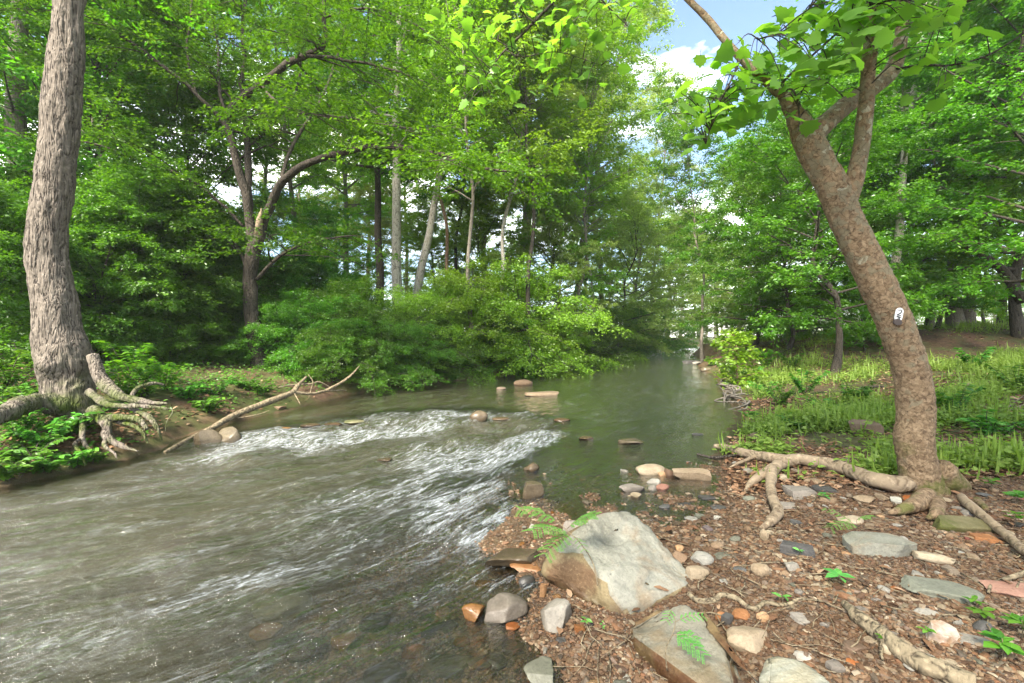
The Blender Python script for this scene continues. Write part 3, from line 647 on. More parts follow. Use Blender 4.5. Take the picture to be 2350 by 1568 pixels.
for i, (pp, ww) in enumerate(limb_defs):
    P = cat(s(pp), len(pp) * 6); R = np.interp(np.linspace(0, 1, len(P)), np.linspace(0, 1, len(ww)), ww) * px2m * .7
    P = P + np.stack([vn(P * 2.1, 3), vn(P * 2.1, 5), vn(P * 2.1, 7)], -1) * np.minimum(R, .05)[:, None] * .9
    m = MB(); m.add(*tube(P, R, 12 if i == 0 else 9, .22, 5, i))
    m.build('trunk' if i == 0 else 'limb', BK_DARK, elm, True, eb)
    if i: k_ = {1: 46, 2: 52, 3: 6}.get(i, 0); limbs.append((P[k_:], R[k_:]))
m = MB()                                 # splintered stub in the fork
m.add(*tube(s([(592, 540, -.25), (596, 505, -.3), (600, 478, -.32)]), np.array([9, 6, 1]) * px2m, 7, .4, 9, 3)); m.build('broken_stub', BK_ROOT, elm, True, eb)
extra = side_limbs(rng, limbs, 1.5, (1.1, 2.6))
for P, R in extra: wood.add(*tube(P, R, 5, cap=False))
O, D, L = grow(wood, rng, limbs + extra, 2.5, 1.5, 9, .5, .32, .05, .22, .006)
def keep_elm(P):                         # bare underside of the arching limb, open gap over the far field
    u = U0 + P[:, 0] / P[:, 1] * F; v = V0 - (P[:, 2] - CH) / P[:, 1] * F
    return ~((u > 800) & (u < 880) & (v > 450) & (v < 540)) & ~((u > 700) & (v > 600))
dress(crown, rng, O, D, L, 13, .088, DIA, .5, .25, keep=keep_elm)
crown.join(wood, 1).build('crown', [LF_MID, BK_DARK], elm, False, eb)

# ---------------------------------------------------------------- leaning sycamore on the gravel
sb = gnd(2140, 1150); DS = sb[1] + .22; sb = np.array([sb[0], DS, h1(sb[0], DS)])
syc = thing('sycamore_tree', 'leaning sycamore with flaking brown bark and broad lobed leaves on the gravel bar', 'tree', sb)
mS = DS / F
tp = [(2142, 1205, 150), (2130, 1150, 128), (2115, 1100, 108), (2104, 1050, 100), (2098, 1005, 102), (2103, 970, 93), (2100, 900, 93), (2088, 840, 90), (2068, 783, 91), (2042, 715, 92), (2012, 649, 90), (1976, 575, 86), (1940, 500, 82), (1915, 435, 84), (1890, 390, 78), (1866, 345, 78), (1846, 305, 70), (1822, 262, 40), (1800, 220, 31)]
P = cat(np.array([at(u, v, DS) for u, v, w_ in tp]), 260); R = np.interp(np.linspace(0, 1, 260), np.linspace(0, 1, len(tp)), [w_ / 2 * mS * wide(u) * .95 for u, v, w_ in tp])
V, Q, T = tube(P, R, 44); nv = 260 * 44; ax = np.repeat(P, 44, axis=0); dr = nrm(V[:nv] - ax); rad = np.linalg.norm(V[:nv] - ax, axis=1)
rad = rad * (1 + .07 * fbm(V[:nv] * 2.5, 6, 3)) + .006 * np.abs(vn(V[:nv] * 22, 3)) + .005 * (vn(V[:nv] * 40, 4) > .1) + .02 * np.maximum(fbm(V[:nv] * np.array([5, 5, 3]), 12, 2), 0) ** 2
V[:nv] = ax + dr * rad[:, None]
m = MB(); m.add(V, Q, T); m.build('trunk', BK_SYC, syc, True, sb)
slimbs = []
for pp, ww, pk in [
  ([(1852, 330), (1875, 302, .02), (1910, 268, .05), (1960, 228, .1), (2010, 197, .16), (2045, 165, .2), (2062, 120, .25), (2070, 60, .3), (2075, -60, .4), (2060, -300, .6), (2030, -600, .8)], [66, 56, 52, 48, 46, 42, 38, 34, 28, 18, 6], 1),
  ([(1935, 480), (1956, 430, -.05), (1970, 370, -.1), (1980, 310, -.14), (1988, 240, -.18), (1992, 170, -.2), (2000, 80, -.24), (2010, -40, -.3), (2030, -250, -.4), (2060, -520, -.5)], [56, 46, 42, 40, 37, 34, 32, 28, 18, 6], 1),
  ([(1800, 222), (1778, 205, -.03), (1740, 170, -.02), (1695, 128, .05), (1660, 88, .1), (1625, 45, .16), (1580, 0, .2), (1500, -80, .3), (1380, -180, .5), (1260, -260, .7)], [27, 25, 23, 22, 21, 20, 18, 15, 11, 5], 1),
  ([(1778, 207, -.05), (1810, 175, -.2), (1850, 140, -.3), (1900, 95, -.4), (1945, 55, -.5), (2000, 10, -.55)], [7, 7, 6, 5, 4, 2], 0),
  ([(1790, 215, -.05), (1815, 205, -.15), (1828, 225, -.2), (1834, 265, -.22), (1833, 300, -.2)], [6, 5, 4, 3.5, 2], 0),
  ([(1700, 135, .0), (1680, 180, -.1), (1650, 240, -.2), (1633, 285, -.25), (1620, 330, -.25)], [6, 5.5, 5, 4.5, 2], 0),
  ([(2050, 160, .15), (2110, 150, 0), (2180, 150, -.15), (2260, 130, -.25), (2330, 90, -.3), (2420, 30, -.4)], [7, 6, 5, 5, 4, 2], 0),
  ([(1380, -180, .5), (1330, -80, .9), (1278, -4, 1.15), (1240, 36, 1.2), (1205, 72, 1.25), (1168, 108, 1.3), (1148, 128, 1.3), (1105, 190, 1.3)], [12, 12, 11.5, 11, 10, 9, 6, 2], 0),
  ([(1225, 52, 1.2), (1190, 20, 1.2), (1150, -40, 1.2)], [5, 4, 2], 0), ([(1160, 115, 1.3), (1200, 130, 1.2), (1280, 120, 1.1), (1380, 150, 1.1)], [4, 3.5, 3, 1], 0), ([(1168, 108, 1.3), (1100, 70, 1.4), (1030, 40, 1.5)], [4, 3, 1], 0), ([(1320, -60, .9), (1400, 20, .8), (1440, 60, .8)], [5, 4, 1.5], 0),
 ([(1900, -40, -.3), (1850, 30, -.4), (1800, 70, -.45), (1740, 90, -.5)], [5, 4, 3, 1.5], 0)]:
    P = cat(np.array([at(a[0], a[1], DS + (a[2] if len(a) > 2 else 0)) for a in pp]), len(pp) * 8); R = np.interp(np.linspace(0, 1, len(P)), np.linspace(0, 1, len(ww)), ww) * mS / 2 * .8
    V, Q, T = tube(P, R, 22 if pk else 8, .12, 6, len(pp)); m = MB(); m.add(V, Q, T); m.build('limb', BK_SYC if pk else BK_DARK, syc, True, sb)
    slimbs.append((P, R))
for pp, ww in [
  ([(2150, 1095, .0), (2112, 1112, .0), (2060, 1120, .07), (2000, 1108, .075), (1940, 1084, .08), (1880, 1068, .075), (1828, 1062, .07), (1792, 1072, .065), (1772, 1092, .06), (1768, 1125, .05), (1776, 1160, .045), (1786, 1185, .04), (1768, 1208, .03), (1748, 1224, .01)], [.05, .066, .072, .07, .066, .064, .066, .062, .055, .046, .042, .04, .034, .018]),
  ([(1815, 1062, .07), (1770, 1058, .06), (1735, 1052, .055), (1700, 1044, .05), (1665, 1033, .045), (1640, 1030, .04)], [.06, .058, .055, .05, .045, .03]),
  ([(1790, 1074, .06), (1765, 1088, .05), (1740, 1104, .04), (1722, 1118, .02), (1712, 1132, .0)], [.055, .05, .042, .03, .012]),
  ([(1730, 1056, .04), (1700, 1068, .03), (1676, 1080, .01)], [.022, .018, .01]),
  ([(2175, 1125, .05), (2198, 1142, .04), (2222, 1166, .03), (2262, 1200, .03), (2310, 1240, .03), (2360, 1285, .02), (2420, 1320, -.02)], [.03, .034, .034, .03, .028, .024, .012]),
  ([(2150, 1090, .1), (2190, 1118, .06), (2225, 1145, .04), (2262, 1178, .02)], [.13, .10, .06, .02]),
  ([(2140, 1140, .05), (2100, 1168, .03), (2065, 1182, .02), (2040, 1188, .0)], [.075, .06, .035, .012]),
  ([(2150, 1150, .04), (2150, 1185, .03), (2130, 1200, .0)], [.07, .045, .015])]:
    P = []
    for u, v, l in pp:
        g_ = gnd(u, v, l * .7) if (u < 2110 or v > 1150) else at(u, v, DS - .02); g_[2] = max(g_[2], h1(g_[0], g_[1]) + l * .35) if u < 2110 else g_[2]; P.append(g_)
    P = np.array(P)
    m = MB(); m.add(*smooth_tube(P + np.array([0, 0, .034]), np.array(ww), 90, 16, .26, 9, len(pp))); m.build('root', BK_ROOT if len(pp) not in (3, 4) or pp[0][0] < 2000 else BK_SYC, syc, True, sb)
rng = np.random.default_rng(23)
wood, crown = MB(), MB()
# leaf sprays where the photograph shows them: (u, v, depth offset, spread px, count)
sprays = [(1560, 275, -.3, 30, 4), (1600, 250, -.2, 45, 12), (1640, 290, -.15, 40, 8), (1620, 315, -.1, 45, 6), (1660, 230, -.1, 60, 22), (1700, 265, -.2, 45, 12), (1700, 180, 0, 55, 20), (1745, 200, -.2, 55, 18), (1770, 145, -.2, 60, 22), (1760, 90, -.3, 45, 6), (1820, 60, -.3, 40, 5), (1830, 110, -.35, 60, 18), (1880, 75, -.4, 55, 16), (1895, 130, -.3, 60, 14), (1930, 40, -.5, 55, 18), (1960, 20, -.5, 55, 14), (2010, 20, -.5, 60, 16), (2000, 75, -.6, 50, 14), (2060, 40, -.4, 60, 14), (2110, 60, -.4, 60, 12), (2150, 40, -.3, 50, 8), (1900, 185, -.3, 40, 6), (1960, 150, -.5, 45, 9), (2000, 130, -.5, 40, 6), (2080, 100, -.4, 55, 9), (2120, 125, -.4, 40, 4), (2100, 200, -.3, 50, 5), (1850, 210, -.25, 45, 5), (1810, 245, -.3, 35, 4), (1850, 255, -.3, 40, 4), (1790, 270, -.3, 30, 3), (1740, 250, -.2, 35, 5), (2190, 130, -.2, 45, 5), (2240, 120, -.2, 45, 4), (2170, 195, -.2, 40, 4), (2050, -40, -.4, 110, 30), (1900, -50, -.4, 110, 24), (1940, 205, -.3, 30, 2), (1885, 235, -.3, 40, 3), (1680, 310, -.2, 35, 4), (1590, 300, -.25, 40, 5), (1030, 30, 1.4, 55, 12), (1090, 60, 1.3, 60, 14), (1150, 100, 1.2, 60, 14), (1110, 180, 1.2, 60, 12), (1050, 110, 1.4, 50, 8), (1180, 30, 1.2, 60, 12), (1240, 80, 1.2, 60, 12), (1300, 110, 1.1, 70, 18), (1370, 130, 1.1, 70, 16), (1330, 30, 1.0, 70, 16), (1400, 40, .9, 60, 12), (1260, 150, 1.2, 60, 10), (1180, 200, 1.3, 60, 9), (1340, 190, 1.2, 60, 8), (1440, 20, .8, 35, 5), (1100, 260, 1.4, 60, 7)]
allpts = np.vstack([cat(p, 80) for p, r in slimbs])
for u, v, o, sp, nn in sprays:
    for k in range(max(1, int(nn * 1.15))):
        c = at(u + rng.normal(0, sp * .62), v + rng.normal(0, sp * .45), DS + o + rng.normal(0, .22))
        b = c + np.array([rng.normal(0, .05), rng.normal(0, .05), .07])
        dv = allpts - b; j = np.argmin(np.linalg.norm(dv, axis=1))
        if k % 3 == 0:
            a_ = allpts[j]; mid = (a_ + b) / 2 + np.array([0, 0, .06]); wood.add(*tube(cat([a_, mid, b], 7), np.linspace(.006, .0025, 7), 4, cap=False))
        az = rng.uniform(0, 2 * PI) if rng.random() < .45 else rng.normal(-1.9, .7)
        d = np.array([math.cos(az), math.sin(az), rng.uniform(-1.0, -.05)])
        wood.add(*tube(np.array([b, b + nrm(d) * .05]), [.002, .002], 3, cap=False))
        leaves(crown, rng, (b + nrm(d) * .04)[None], d[None], (np.array([0, 0, 1.0]) + rng.normal(0, .45, 3))[None], np.array([rng.uniform(.075, .175)]), LOBED)
up_ = [(P, R) for P, R in slimbs[:3]]
up_ = [(P[len(P) * 6 // 10:], R[len(P) * 6 // 10:]) for P, R in up_]
hi = side_limbs(rng, up_, 1.7, (1.4, 3.0), .6, .1)
hi = [(P, R) for P, R in hi if (V0 - (P[-1, 2] - CH) / max(P[-1, 1], .3) * F) < -120 or P[-1, 1] < .5]
for P, R in hi: wood.add(*tube(P, R, 5, cap=False))
O, D, L = grow(wood, rng, hi, 2.6, 1.0, 4, .4, .4)
dress(crown, rng, O, D, L, 5, .18, LOBED, .5, .3, keep=lambda P: (P[:, 1] < .6) | (V0 - (P[:, 2] - CH) / np.maximum(P[:, 1], .3) * F < -40))
crown.join(wood, 1).build('crown', [LF_SYC, BK_DARK], syc, True, sb)

# number plate nailed to the sycamore trunk
WHITE = G('white_enamel'); WHITE = WHITE.out(WHITE.pbr((.8, .79, .76), .35, None, .5))
BLACK = G('black_paint'); BLACK = BLACK.out(BLACK.pbr((.03, .026, .024), .5, None, .5))
DKBRN = G('dark_brown_plastic'); DKBRN = DKBRN.out(DKBRN.pbr((.05, .032, .026), .4, None, .5))
tc_ = at(2064, 725, DS - .158)
def disc(pts2, th, y0, name, mat_, parent, sc):
    bm = bmesh.new(); vs = [bm.verts.new((x * sc, y0, z * sc)) for x, z in pts2]; f = bm.faces.new(vs)
    r = bmesh.ops.extrude_face_region(bm, geom=[f]); bmesh.ops.translate(bm, vec=(0, -th, 0), verts=[e for e in r['geom'] if isinstance(e, bmesh.types.BMVert)])
    bmesh.ops.recalc_face_normals(bm, faces=bm.faces); me = bpy.data.meshes.new(name); bm.to_mesh(me); bm.free(); me.materials.append(mat_); return child(name, me, parent)
plate = thing('number_plate', 'small oblong white plate with black marks fixed to the leaning trunk', 'plate', tc_)
plate.rotation_euler = (0, math.radians(12), math.radians(-6))
ob_ = [(math.cos(a) * 8, math.sin(a) * 8 + (10 if math.sin(a) > 0 else -4)) for a in np.linspace(0, 2 * PI, 32, endpoint=False)]
disc(ob_, .006, .012, 'plate_face', WHITE, plate, mS)
lo_ = [(math.cos(a) * 9, math.sin(a) * 7 - 14) for a in np.linspace(0, 2 * PI, 24, endpoint=False)]
disc(lo_, .014, .014, 'lower_knob', DKBRN, plate, mS)
def ring(cx, cz, r, t, a0, a1, name):
    A = np.linspace(a0, a1, 22); o_ = [(cx + math.cos(a) * r, cz + math.sin(a) * r) for a in A] + [(cx + math.cos(a) * (r - t), cz + math.sin(a) * (r - t)) for a in A[::-1]]
    disc(o_, .003, .0055, name, BLACK, plate, mS)
ring(0, 10, 4, 1.6, -.9, PI - .2, 'black_mark')
disc([(2, 8), (3.6, 6.5), (-2, 2), (4, 2), (4, .4), (-5, .4), (-5, 2)][::-1], .003, .0055, 'black_mark', BLACK, plate, mS)
disc([(-4, -1), (4, -1.6), (4, -4.4), (-5, -3.6)], .003, .0055, 'black_mark', BLACK, plate, mS)
ring(1, -7, 2.4, 1.2, 0, 2 * PI - .01, 'black_mark')
# ---------------------------------------------------------------- woodland around the creek
PROTO = {}
def proto(key, *a, **k):
    w_, c_ = gen_tree(*a, **k)
    PROTO[key] = (w_.mesh(key + '_trunk', BK_GREY), c_.mesh(key + '_crown', LF_MID, False)); return len(c_.V)
proto('tall', 1, 24, .27, .40, 5.6, 34, .165, 20, dens=2.2, slen=2.2, ntw=8, tlen=.7, elev=(12, 72), wob=.02, flat=.6, droop=.12)
proto('tall_open', 2, 25, .24, .32, 6.5, 30, .16, 17, dens=2.0, slen=2.5, ntw=8, tlen=.8, elev=(25, 72), shape='vase', lean=(.06, 0), wob=.03, flat=.6, droop=.14)
proto('broad', 3, 15, .17, .16, 5.6, 40, .14, 22, dens=2.4, slen=2.0, ntw=8, tlen=.6, elev=(8, 68), flat=.7, wob=.05, droop=.12)
proto('broad_low', 4, 12, .13, .10, 5.0, 42, .125, 22, dens=2.5, slen=1.8, ntw=8, tlen=.55, elev=(5, 65), flat=.6, droop=.14, lean=(.07, .03), wob=.05)
proto('sapling', 5, 8, .055, .10, 3.0, 40, .12, 18, dens=3.2, slen=1.3, ntw=8, tlen=.45, elev=(15, 75), flat=.8, shape='oval', wob=.06, droop=.16)
proto('thicket', 6, 6.5, .06, .03, 3.0, 48, .115, 21, dens=3.2, slen=1.3, ntw=9, tlen=.5, elev=(15, 75), shape='oval', flat=.8, wob=.05, droop=.16)
proto('shrub', 7, 3.0, .05, .02, 2.8, 46, .072, 17, dens=4.0, slen=1.1, ntw=9, tlen=.36, elev=(5, 78), shape='dome', droop=.18, flat=.8)
proto('arching', 8, 3.2, .06, .05, 3.3, 40, .085, 13, dens=4.0, slen=1.0, ntw=9, tlen=.36, elev=(15, 65), shape='dome', droop=.24, flat=.22)
proto('slim', 9, 15, .105, .42, 4.0, 28, .13, 17, dens=2.6, slen=1.7, ntw=8, tlen=.55, elev=(25, 70), shape='vase', wob=.025, flat=.6, droop=.12)
NAME = {'tall': 'forest_tree', 'tall_open': 'forest_tree', 'broad': 'spreading_tree', 'broad_low': 'spreading_tree', 'sapling': 'young_tree', 'thicket': 'thicket_bush', 'shrub': 'shrub', 'arching': 'arching_shrub', 'slim': 'slim_tree'}
CATG = {'thicket': 'bush', 'shrub': 'shrub', 'arching': 'shrub'}
def setm(o, m):
    o.material_slots[0].link = 'OBJECT'; o.material_slots[0].material = m
def plant(kind, u, d, sc, rot, bark, leaf, label, group=None, lean=(0, 0), sz=1.0, x=None):
    x = (u - U0) / F * d if x is None else x
    t = thing(NAME[kind], label, CATG.get(kind, 'tree'), (x, d, h1(x, d) - .03), rot, group, sc)
    t.rotation_mode = 'ZYX'; t.scale = (sc, sc, sc * sz); t.rotation_euler = (lean[0], lean[1], rot)
    wm_, cm_ = PROTO[kind]
    setm(child('trunk' if kind not in CATG else 'stems', wm_, t), bark); setm(child('crown' if kind not in CATG else 'foliage', cm_, t), leaf)
    return t
GL, GM, GR = 'trees behind the left bank', 'tall trees beyond the left bank thicket', 'trees on the right bank'
GS = 'shrubs leaning over the left waterline'
for a in [
 # tall stems seen over the thicket
 ('tall', 862, 24, .95, 1.0, BK_DARK, LF_MID, 'straight dark trunk left of the pale flaking trunk beyond the shrubs', GM),
 ('tall', 900, 20.5, 1.0, 2.2, BK_PALE, LF_MID, 'pale flaking straight trunk rising behind the arching elm limb', GM, (0, .03)),
 ('tall', 945, 22, .9, 4.0, BK_PALE, LF_MID, 'grey trunk tilting right next to the pale flaking trunk', GM, (0, .17)),
 ('slim', 1027, 24, 1.25, 0.5, BK_RUST, LF_MID, 'thin rusty brown trunk standing between grey trunks and dark trunk', GM),
 ('slim', 1045, 27, 1.3, 3.5, BK_DARK, LF_MID, 'thin dark trunk close behind the rusty brown trunk', GM),
 ('tall_open', 1102, 31, 1.0, 1.5, BK_GREY, LF_PALE, 'far grey trunk right of the rusty brown trunk', GM),
 ('tall_open', 1180, 29, 1.05, 5.2, BK_PALE, LF_PALE, 'pale trunk leaning right just left of the thin black trunk', GM, (0, .06)),
 ('slim', 1205, 18.5, 1.15, 2.0, BK_DARK, LF_LIME, 'thin almost black trunk above the big rounded shrub', GM, (0, .04)),
 ('tall_open', 1290, 30, 1.0, 0.3, BK_GREY, LF_PALE, 'tall airy pale green tree under the blue sky gap', GM, (0, .08)),
 ('tall_open', 1400, 36, 1.1, 2.9, BK_GREY, LF_PALE, 'pale sunlit tree left of the blue sky gap above the creek', GM),
 ('tall', 1215, 40, 1.15, 4.4, BK_GREY, LF_PALE, 'pale leafy crown far behind the thin black trunk', GM),
 # far left
 ('tall', 22, 11.5, 1.0, .6, BK_GREY, LF_MID, 'thick grey trunk half cut by the left edge behind the oak', GL),
 ('tall', 352, 20, .95, 2.4, BK_GREY, LF_LIME, 'tall straight grey trunk between the oak and the forked elm', GL),
 ('tall_open', 300, 17, .9, 2.5, BK_GREY, LF_MID, 'grey trunk slanting left behind the thin elm boughs', GL, (0, -.16)),
 ('tall_open', 420, 25, 1.0, 3.9, BK_GREY, LF_LIME, 'lime leafed tall tree behind the left boughs of the elm', GL),
 ('tall', 120, 21, 1.0, 5.0, BK_GREY, LF_LIME, 'lime leafed tall tree showing just left of the oak trunk', GL),
 ('tall_open', 560, 30, .95, 1.1, BK_GREY, LF_LIME, 'distant tree filling the space behind the elm top', GL),
 ('broad', 250, 13.5, .72, 1.9, BK_DARK, LF_MID, 'spreading green tree directly right of the oak trunk', GL),
 ('broad', -60, 12.5, .9, 4.1, BK_DARK, LF_MID, 'spreading green tree at the top left corner beyond the oak', GL),
 ('broad', 470, 15.5, .62, 0.2, BK_DARK, LF_MID, 'spreading tree between oak and elm with low leafy sprays', GL),
 ('sapling', 320, 11.2, .62, 2.2, BK_DARK, LF_MID, 'leafy young tree in the shade right of the oak', GL),
 ('sapling', 420, 12.6, .62, 5.1, BK_DARK, LF_MID, 'leafy young tree close left of the elm', GL),
 ('thicket', 230, 11.0, .62, 1.2, BK_DARK, LF_MID, 'dense green thicket touching the oak on its right', GL),
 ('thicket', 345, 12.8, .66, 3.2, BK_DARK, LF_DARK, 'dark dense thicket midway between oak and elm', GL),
 ('thicket', 455, 13.8, .66, 4.6, BK_DARK, LF_MID, 'dense green thicket beside the elm base on its left', GL),
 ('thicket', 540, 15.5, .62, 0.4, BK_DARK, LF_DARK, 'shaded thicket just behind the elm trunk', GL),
 ('thicket', -20, 8.6, .55, 2.0, BK_DARK, LF_MID, 'green bush left of the oak at the picture edge', GL),
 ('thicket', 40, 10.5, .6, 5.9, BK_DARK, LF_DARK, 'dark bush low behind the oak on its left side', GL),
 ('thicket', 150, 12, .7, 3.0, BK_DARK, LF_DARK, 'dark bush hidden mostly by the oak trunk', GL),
 ('thicket', 640, 17, .55, 5.2, BK_DARK, LF_MID, 'mid green thicket behind and right of the elm trunk', GL),
 ('thicket', 730, 17.5, .62, .9, BK_DARK, LF_MID, 'low mid green thicket under the open sky gap', GL),
 ('thicket', 600, 21, .62, 2.7, BK_DARK, LF_LIME, 'lime green thicket beyond the elm trunk', GL),
 ('thicket', 800, 23, .55, 4.2, BK_DARK, LF_LIME, 'bright thicket left of the straight dark trunk base', GL),
 ('broad', 640, 28, .6, 1.1, BK_DARK, LF_LIME, 'bright spreading tree beyond the elm trunk on its right', GL),
 ('broad', 715, 33, .62, 2.9, BK_DARK, LF_PALE, 'pale spreading tree left of the open sky gap', GL),
 ('broad_low', 760, 24, .62, 0.3, BK_DARK, LF_MID, 'low branched tree below the end of the elm side bough', GL),
 ('broad', 985, 31, .66, 4.8, BK_DARK, LF_LIME, 'bright tree between the tilted grey trunk and rusty trunk', GM),
 ('broad_low', 1130, 27, .75, 2.2, BK_DARK, LF_LIME, 'bright low branched tree left of the thin black trunk', GM),
 ('broad', 1080, 36, .8, 5.5, BK_DARK, LF_PALE, 'pale low crowned tree behind the far grey trunk', GM),
 ('thicket', 480, 22, .7, 3.0, BK_DARK, LF_LIME, 'sunny thicket showing through left of the elm', GL),
 ('thicket', 340, 21, .7, 1.0, BK_DARK, LF_LIME, 'sunny thicket showing between oak and elm', GL),
 ('thicket', 220, 19, .7, 2.0, BK_DARK, LF_LIME, 'sunny thicket showing right beside the oak', GL),
 ('thicket', 30, 18, .75, 5.0, BK_DARK, LF_LIME, 'sunny thicket showing left of the oak', GL),
 ('tall', 790, 31, .9, 0.7, BK_GREY, LF_LIME, 'lime leafed tree filling the gap left of the straight dark trunk', GM),
 ('broad', 850, 37, .85, 3.3, BK_GREY, LF_PALE, 'pale crown low behind the straight dark trunk', GM),
 ('slim', 1075, 17.5, 1.0, 2.6, BK_GREY, LF_LIME, 'slim grey stem right of the tilted grey trunk', GM),
 ('slim', 1140, 19.5, 1.1, 4.4, BK_PALE, LF_LIME, 'slim pale stem left of the thin black trunk', GM, (0, .05)),
 ('slim', 1300, 23, 1.1, 1.3, BK_GREY, LF_LIME, 'slim grey stem leaning right above the drooping shrubs', GM, (0, .16)),
 ('slim', 1370, 27, 1.1, 5.8, BK_PALE, LF_PALE, 'slim pale stem by the upstream left bank', GM, (0, -.05)),
 ('tall_open', 700, 27, .9, 4.6, BK_GREY, LF_LIME, 'tall lime tree behind the elm side bough', GL),
 ('tall', 690, 44, 1.0, 2.0, BK_GREY, LF_PALE, 'pale tall crown far behind the arching elm limb', GM),
 ('tall', 775, 50, 1.1, 3.6, BK_GREY, LF_PALE, 'pale tall crown farthest behind the elm side bough', GM),
 ('tall', 845, 43, .95, 5.1, BK_GREY, LF_LIME, 'lime tall crown far left of the straight dark trunk', GM),
 ('tall', 930, 47, 1.0, .4, BK_GREY, LF_PALE, 'pale tall crown far behind the pale flaking trunk', GM),
 # shrubs on the left waterline
 ('arching', 715, 13.4, .6, .3, BK_DARK, LF_MID, 'spreading arched shrub nearest the fallen branch', GS),
 ('shrub', 800, 14.6, .74, 2.1, BK_DARK, LF_MID, 'dense green shrub mound below the sky gap', GS),
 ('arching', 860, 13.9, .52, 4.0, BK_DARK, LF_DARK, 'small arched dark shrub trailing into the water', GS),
 ('arching', 915, 15.8, .72, 5.0, BK_DARK, LF_LIME, 'lime arched shrub at the foot of the pale flaking trunk', GS),
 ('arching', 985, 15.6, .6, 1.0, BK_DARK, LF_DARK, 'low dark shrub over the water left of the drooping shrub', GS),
 ('shrub', 1010, 17.6, .8, 3.3, BK_DARK, LF_LIME, 'green shrub mound under the rusty brown trunk', GS),
 ('arching', 1090, 18.3, 1.05, 1.4, BK_DARK, LF_LIME, 'drooping shrub left of the largest drooping shrub', GS),
 ('arching', 1195, 19.8, 1.22, 4.8, BK_DARK, LF_LIME, 'largest bright drooping shrub with fronds over the water', GS),
 ('arching', 1160, 18.6, .66, 2.6, BK_DARK, LF_MID, 'low drooping shrub touching the water before the largest one', GS),
 ('arching', 1250, 20.6, .74, .6, BK_DARK, LF_LIME, 'low drooping shrub right of the largest one over the water', GS),
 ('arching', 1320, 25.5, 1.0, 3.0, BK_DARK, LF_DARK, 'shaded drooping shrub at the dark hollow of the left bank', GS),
 ('arching', 1385, 31, 1.1, 5.4, BK_DARK, LF_LIME, 'drooping shrub past the dark hollow of the left bank', GS),
 ('arching', 1440, 36, 1.25, 1.2, BK_DARK, LF_MID, 'drooping shrub midway up the far left waterline', GS),
 ('arching', 1500, 45, 1.4, 2.3, BK_GREY, LF_MID, 'drooping shrub near the far bend of the creek', GS),
 # trees of the left bank upstream
 ('broad', 1270, 26, .8, 2.0, BK_DARK, LF_LIME, 'bright spreading tree right of the thin black trunk', GM),
 ('broad_low', 1235, 22.5, .62, 5.0, BK_DARK, LF_PALE, 'leafy low branched tree above the largest drooping shrub', GM),
 ('broad_low', 1420, 33, .95, 3.6, BK_DARK, LF_PALE, 'low branched tree upstream of the slim pale stem', GM),
 ('broad', 1465, 40, 1.0, 1.7, BK_GREY, LF_PALE, 'spreading tree next to the far bend on its left', GM),
 ('broad_low', 1530, 52, 1.3, 4.1, BK_GREY, LF_PALE, 'pale hazy tree at the far bend left side', GM),
 ('tall_open', 1480, 46, 1.0, 5.9, BK_GREY, LF_PALE, 'tall hazy tree above the far bend on its left', GM),
 # right bank
 ('slim', 1614, 25.5, .92, 1.0, BK_GREY, LF_MID, 'slim upright tree at the water edge of the right bank', GR),
 ('broad', 1700, 38, 1.0, 2.6, BK_GREY, LF_PALE, 'pale green tree right of the far bend', GR),
 ('broad_low', 1650, 48, 1.05, .8, BK_GREY, LF_PALE, 'small hazy tree at the right side of the far bend', GR),
 ('broad_low', 1730, 24, .86, 4.5, BK_DARK, LF_MID, 'low branched tree behind the light green bank sapling', GR),
 ('broad_low', 1800, 19.5, .78, 5.6, BK_DARK, LF_MID, 'leafy low branched tree left of the leaning sycamore', GR),
 ('broad', 1915, 14.6, .66, .5, BK_DARK, LF_MID, 'dark thin trunk on bare soil left of the sycamore', GR),
 ('broad', 1840, 27, .95, 3.4, BK_DARK, LF_MID, 'spreading tree seen over the grass left of the sycamore', GR),
 ('tall', 2042, 17.5, .72, 2.0, BK_PALE, LF_MID, 'tilted pale trunk seen just behind the sycamore stem', GR, (0, .1)),
 ('broad_low', 2110, 19.3, .72, 1.4, BK_DARK, LF_MID, 'thin leaning stem right of the number plate', GR, (0, -.06)),
 ('slim', 2132, 20.5, .8, 2.4, BK_GREY, LF_MID, 'slender grey stem close to the thin leaning stem', GR),
 ('broad_low', 2150, 21, .75, 3.7, BK_DARK, LF_LIME, 'dark stem tilting right beside the slender grey stem', GR, (0, .2)),
 ('tall', 2196, 21, .95, 4.3, BK_GREY, LF_MID, 'stout twin looking grey trunk on top of the leafy bank', GR),
 ('tall', 2222, 21.6, .78, 5.0, BK_GREY, LF_LIME, 'grey trunk tilting right against the stout grey trunk', GR, (0, .12)),
 ('slim', 2262, 25, .7, .2, BK_GREY, LF_LIME, 'thin stem in front of the bright field', GR),
 ('broad', 2345, 17.5, 1.1, 3.0, BK_DARK, LF_MID, 'dark trunk at the right edge with an arching bough', GR),
 ('broad', 2130, 24, 1.0, 5.5, BK_DARK, LF_LIME, 'bright spreading tree behind the sycamore top', GR),
 ('broad', 2300, 23, 1.0, 1.6, BK_DARK, LF_LIME, 'bright spreading tree behind the dark right edge trunk', GR),
 ('broad', 2420, 13, .9, 4.9, BK_DARK, LF_MID, 'leafy tree filling the upper right corner', GR),
 ('tall', 1990, 30, .85, 3.1, BK_GREY, LF_MID, 'tall leafy tree behind the sycamore fork', GR),
 ('tall_open', 1800, 45, .8, 1.3, BK_PALE, LF_PALE, 'tall pale trunked tree far left of the sycamore fork', GR),
 ('sapling', 1985, 17, .5, 1.0, BK_DARK, LF_MID, 'young tree in the shade left of the sycamore stem', GR),
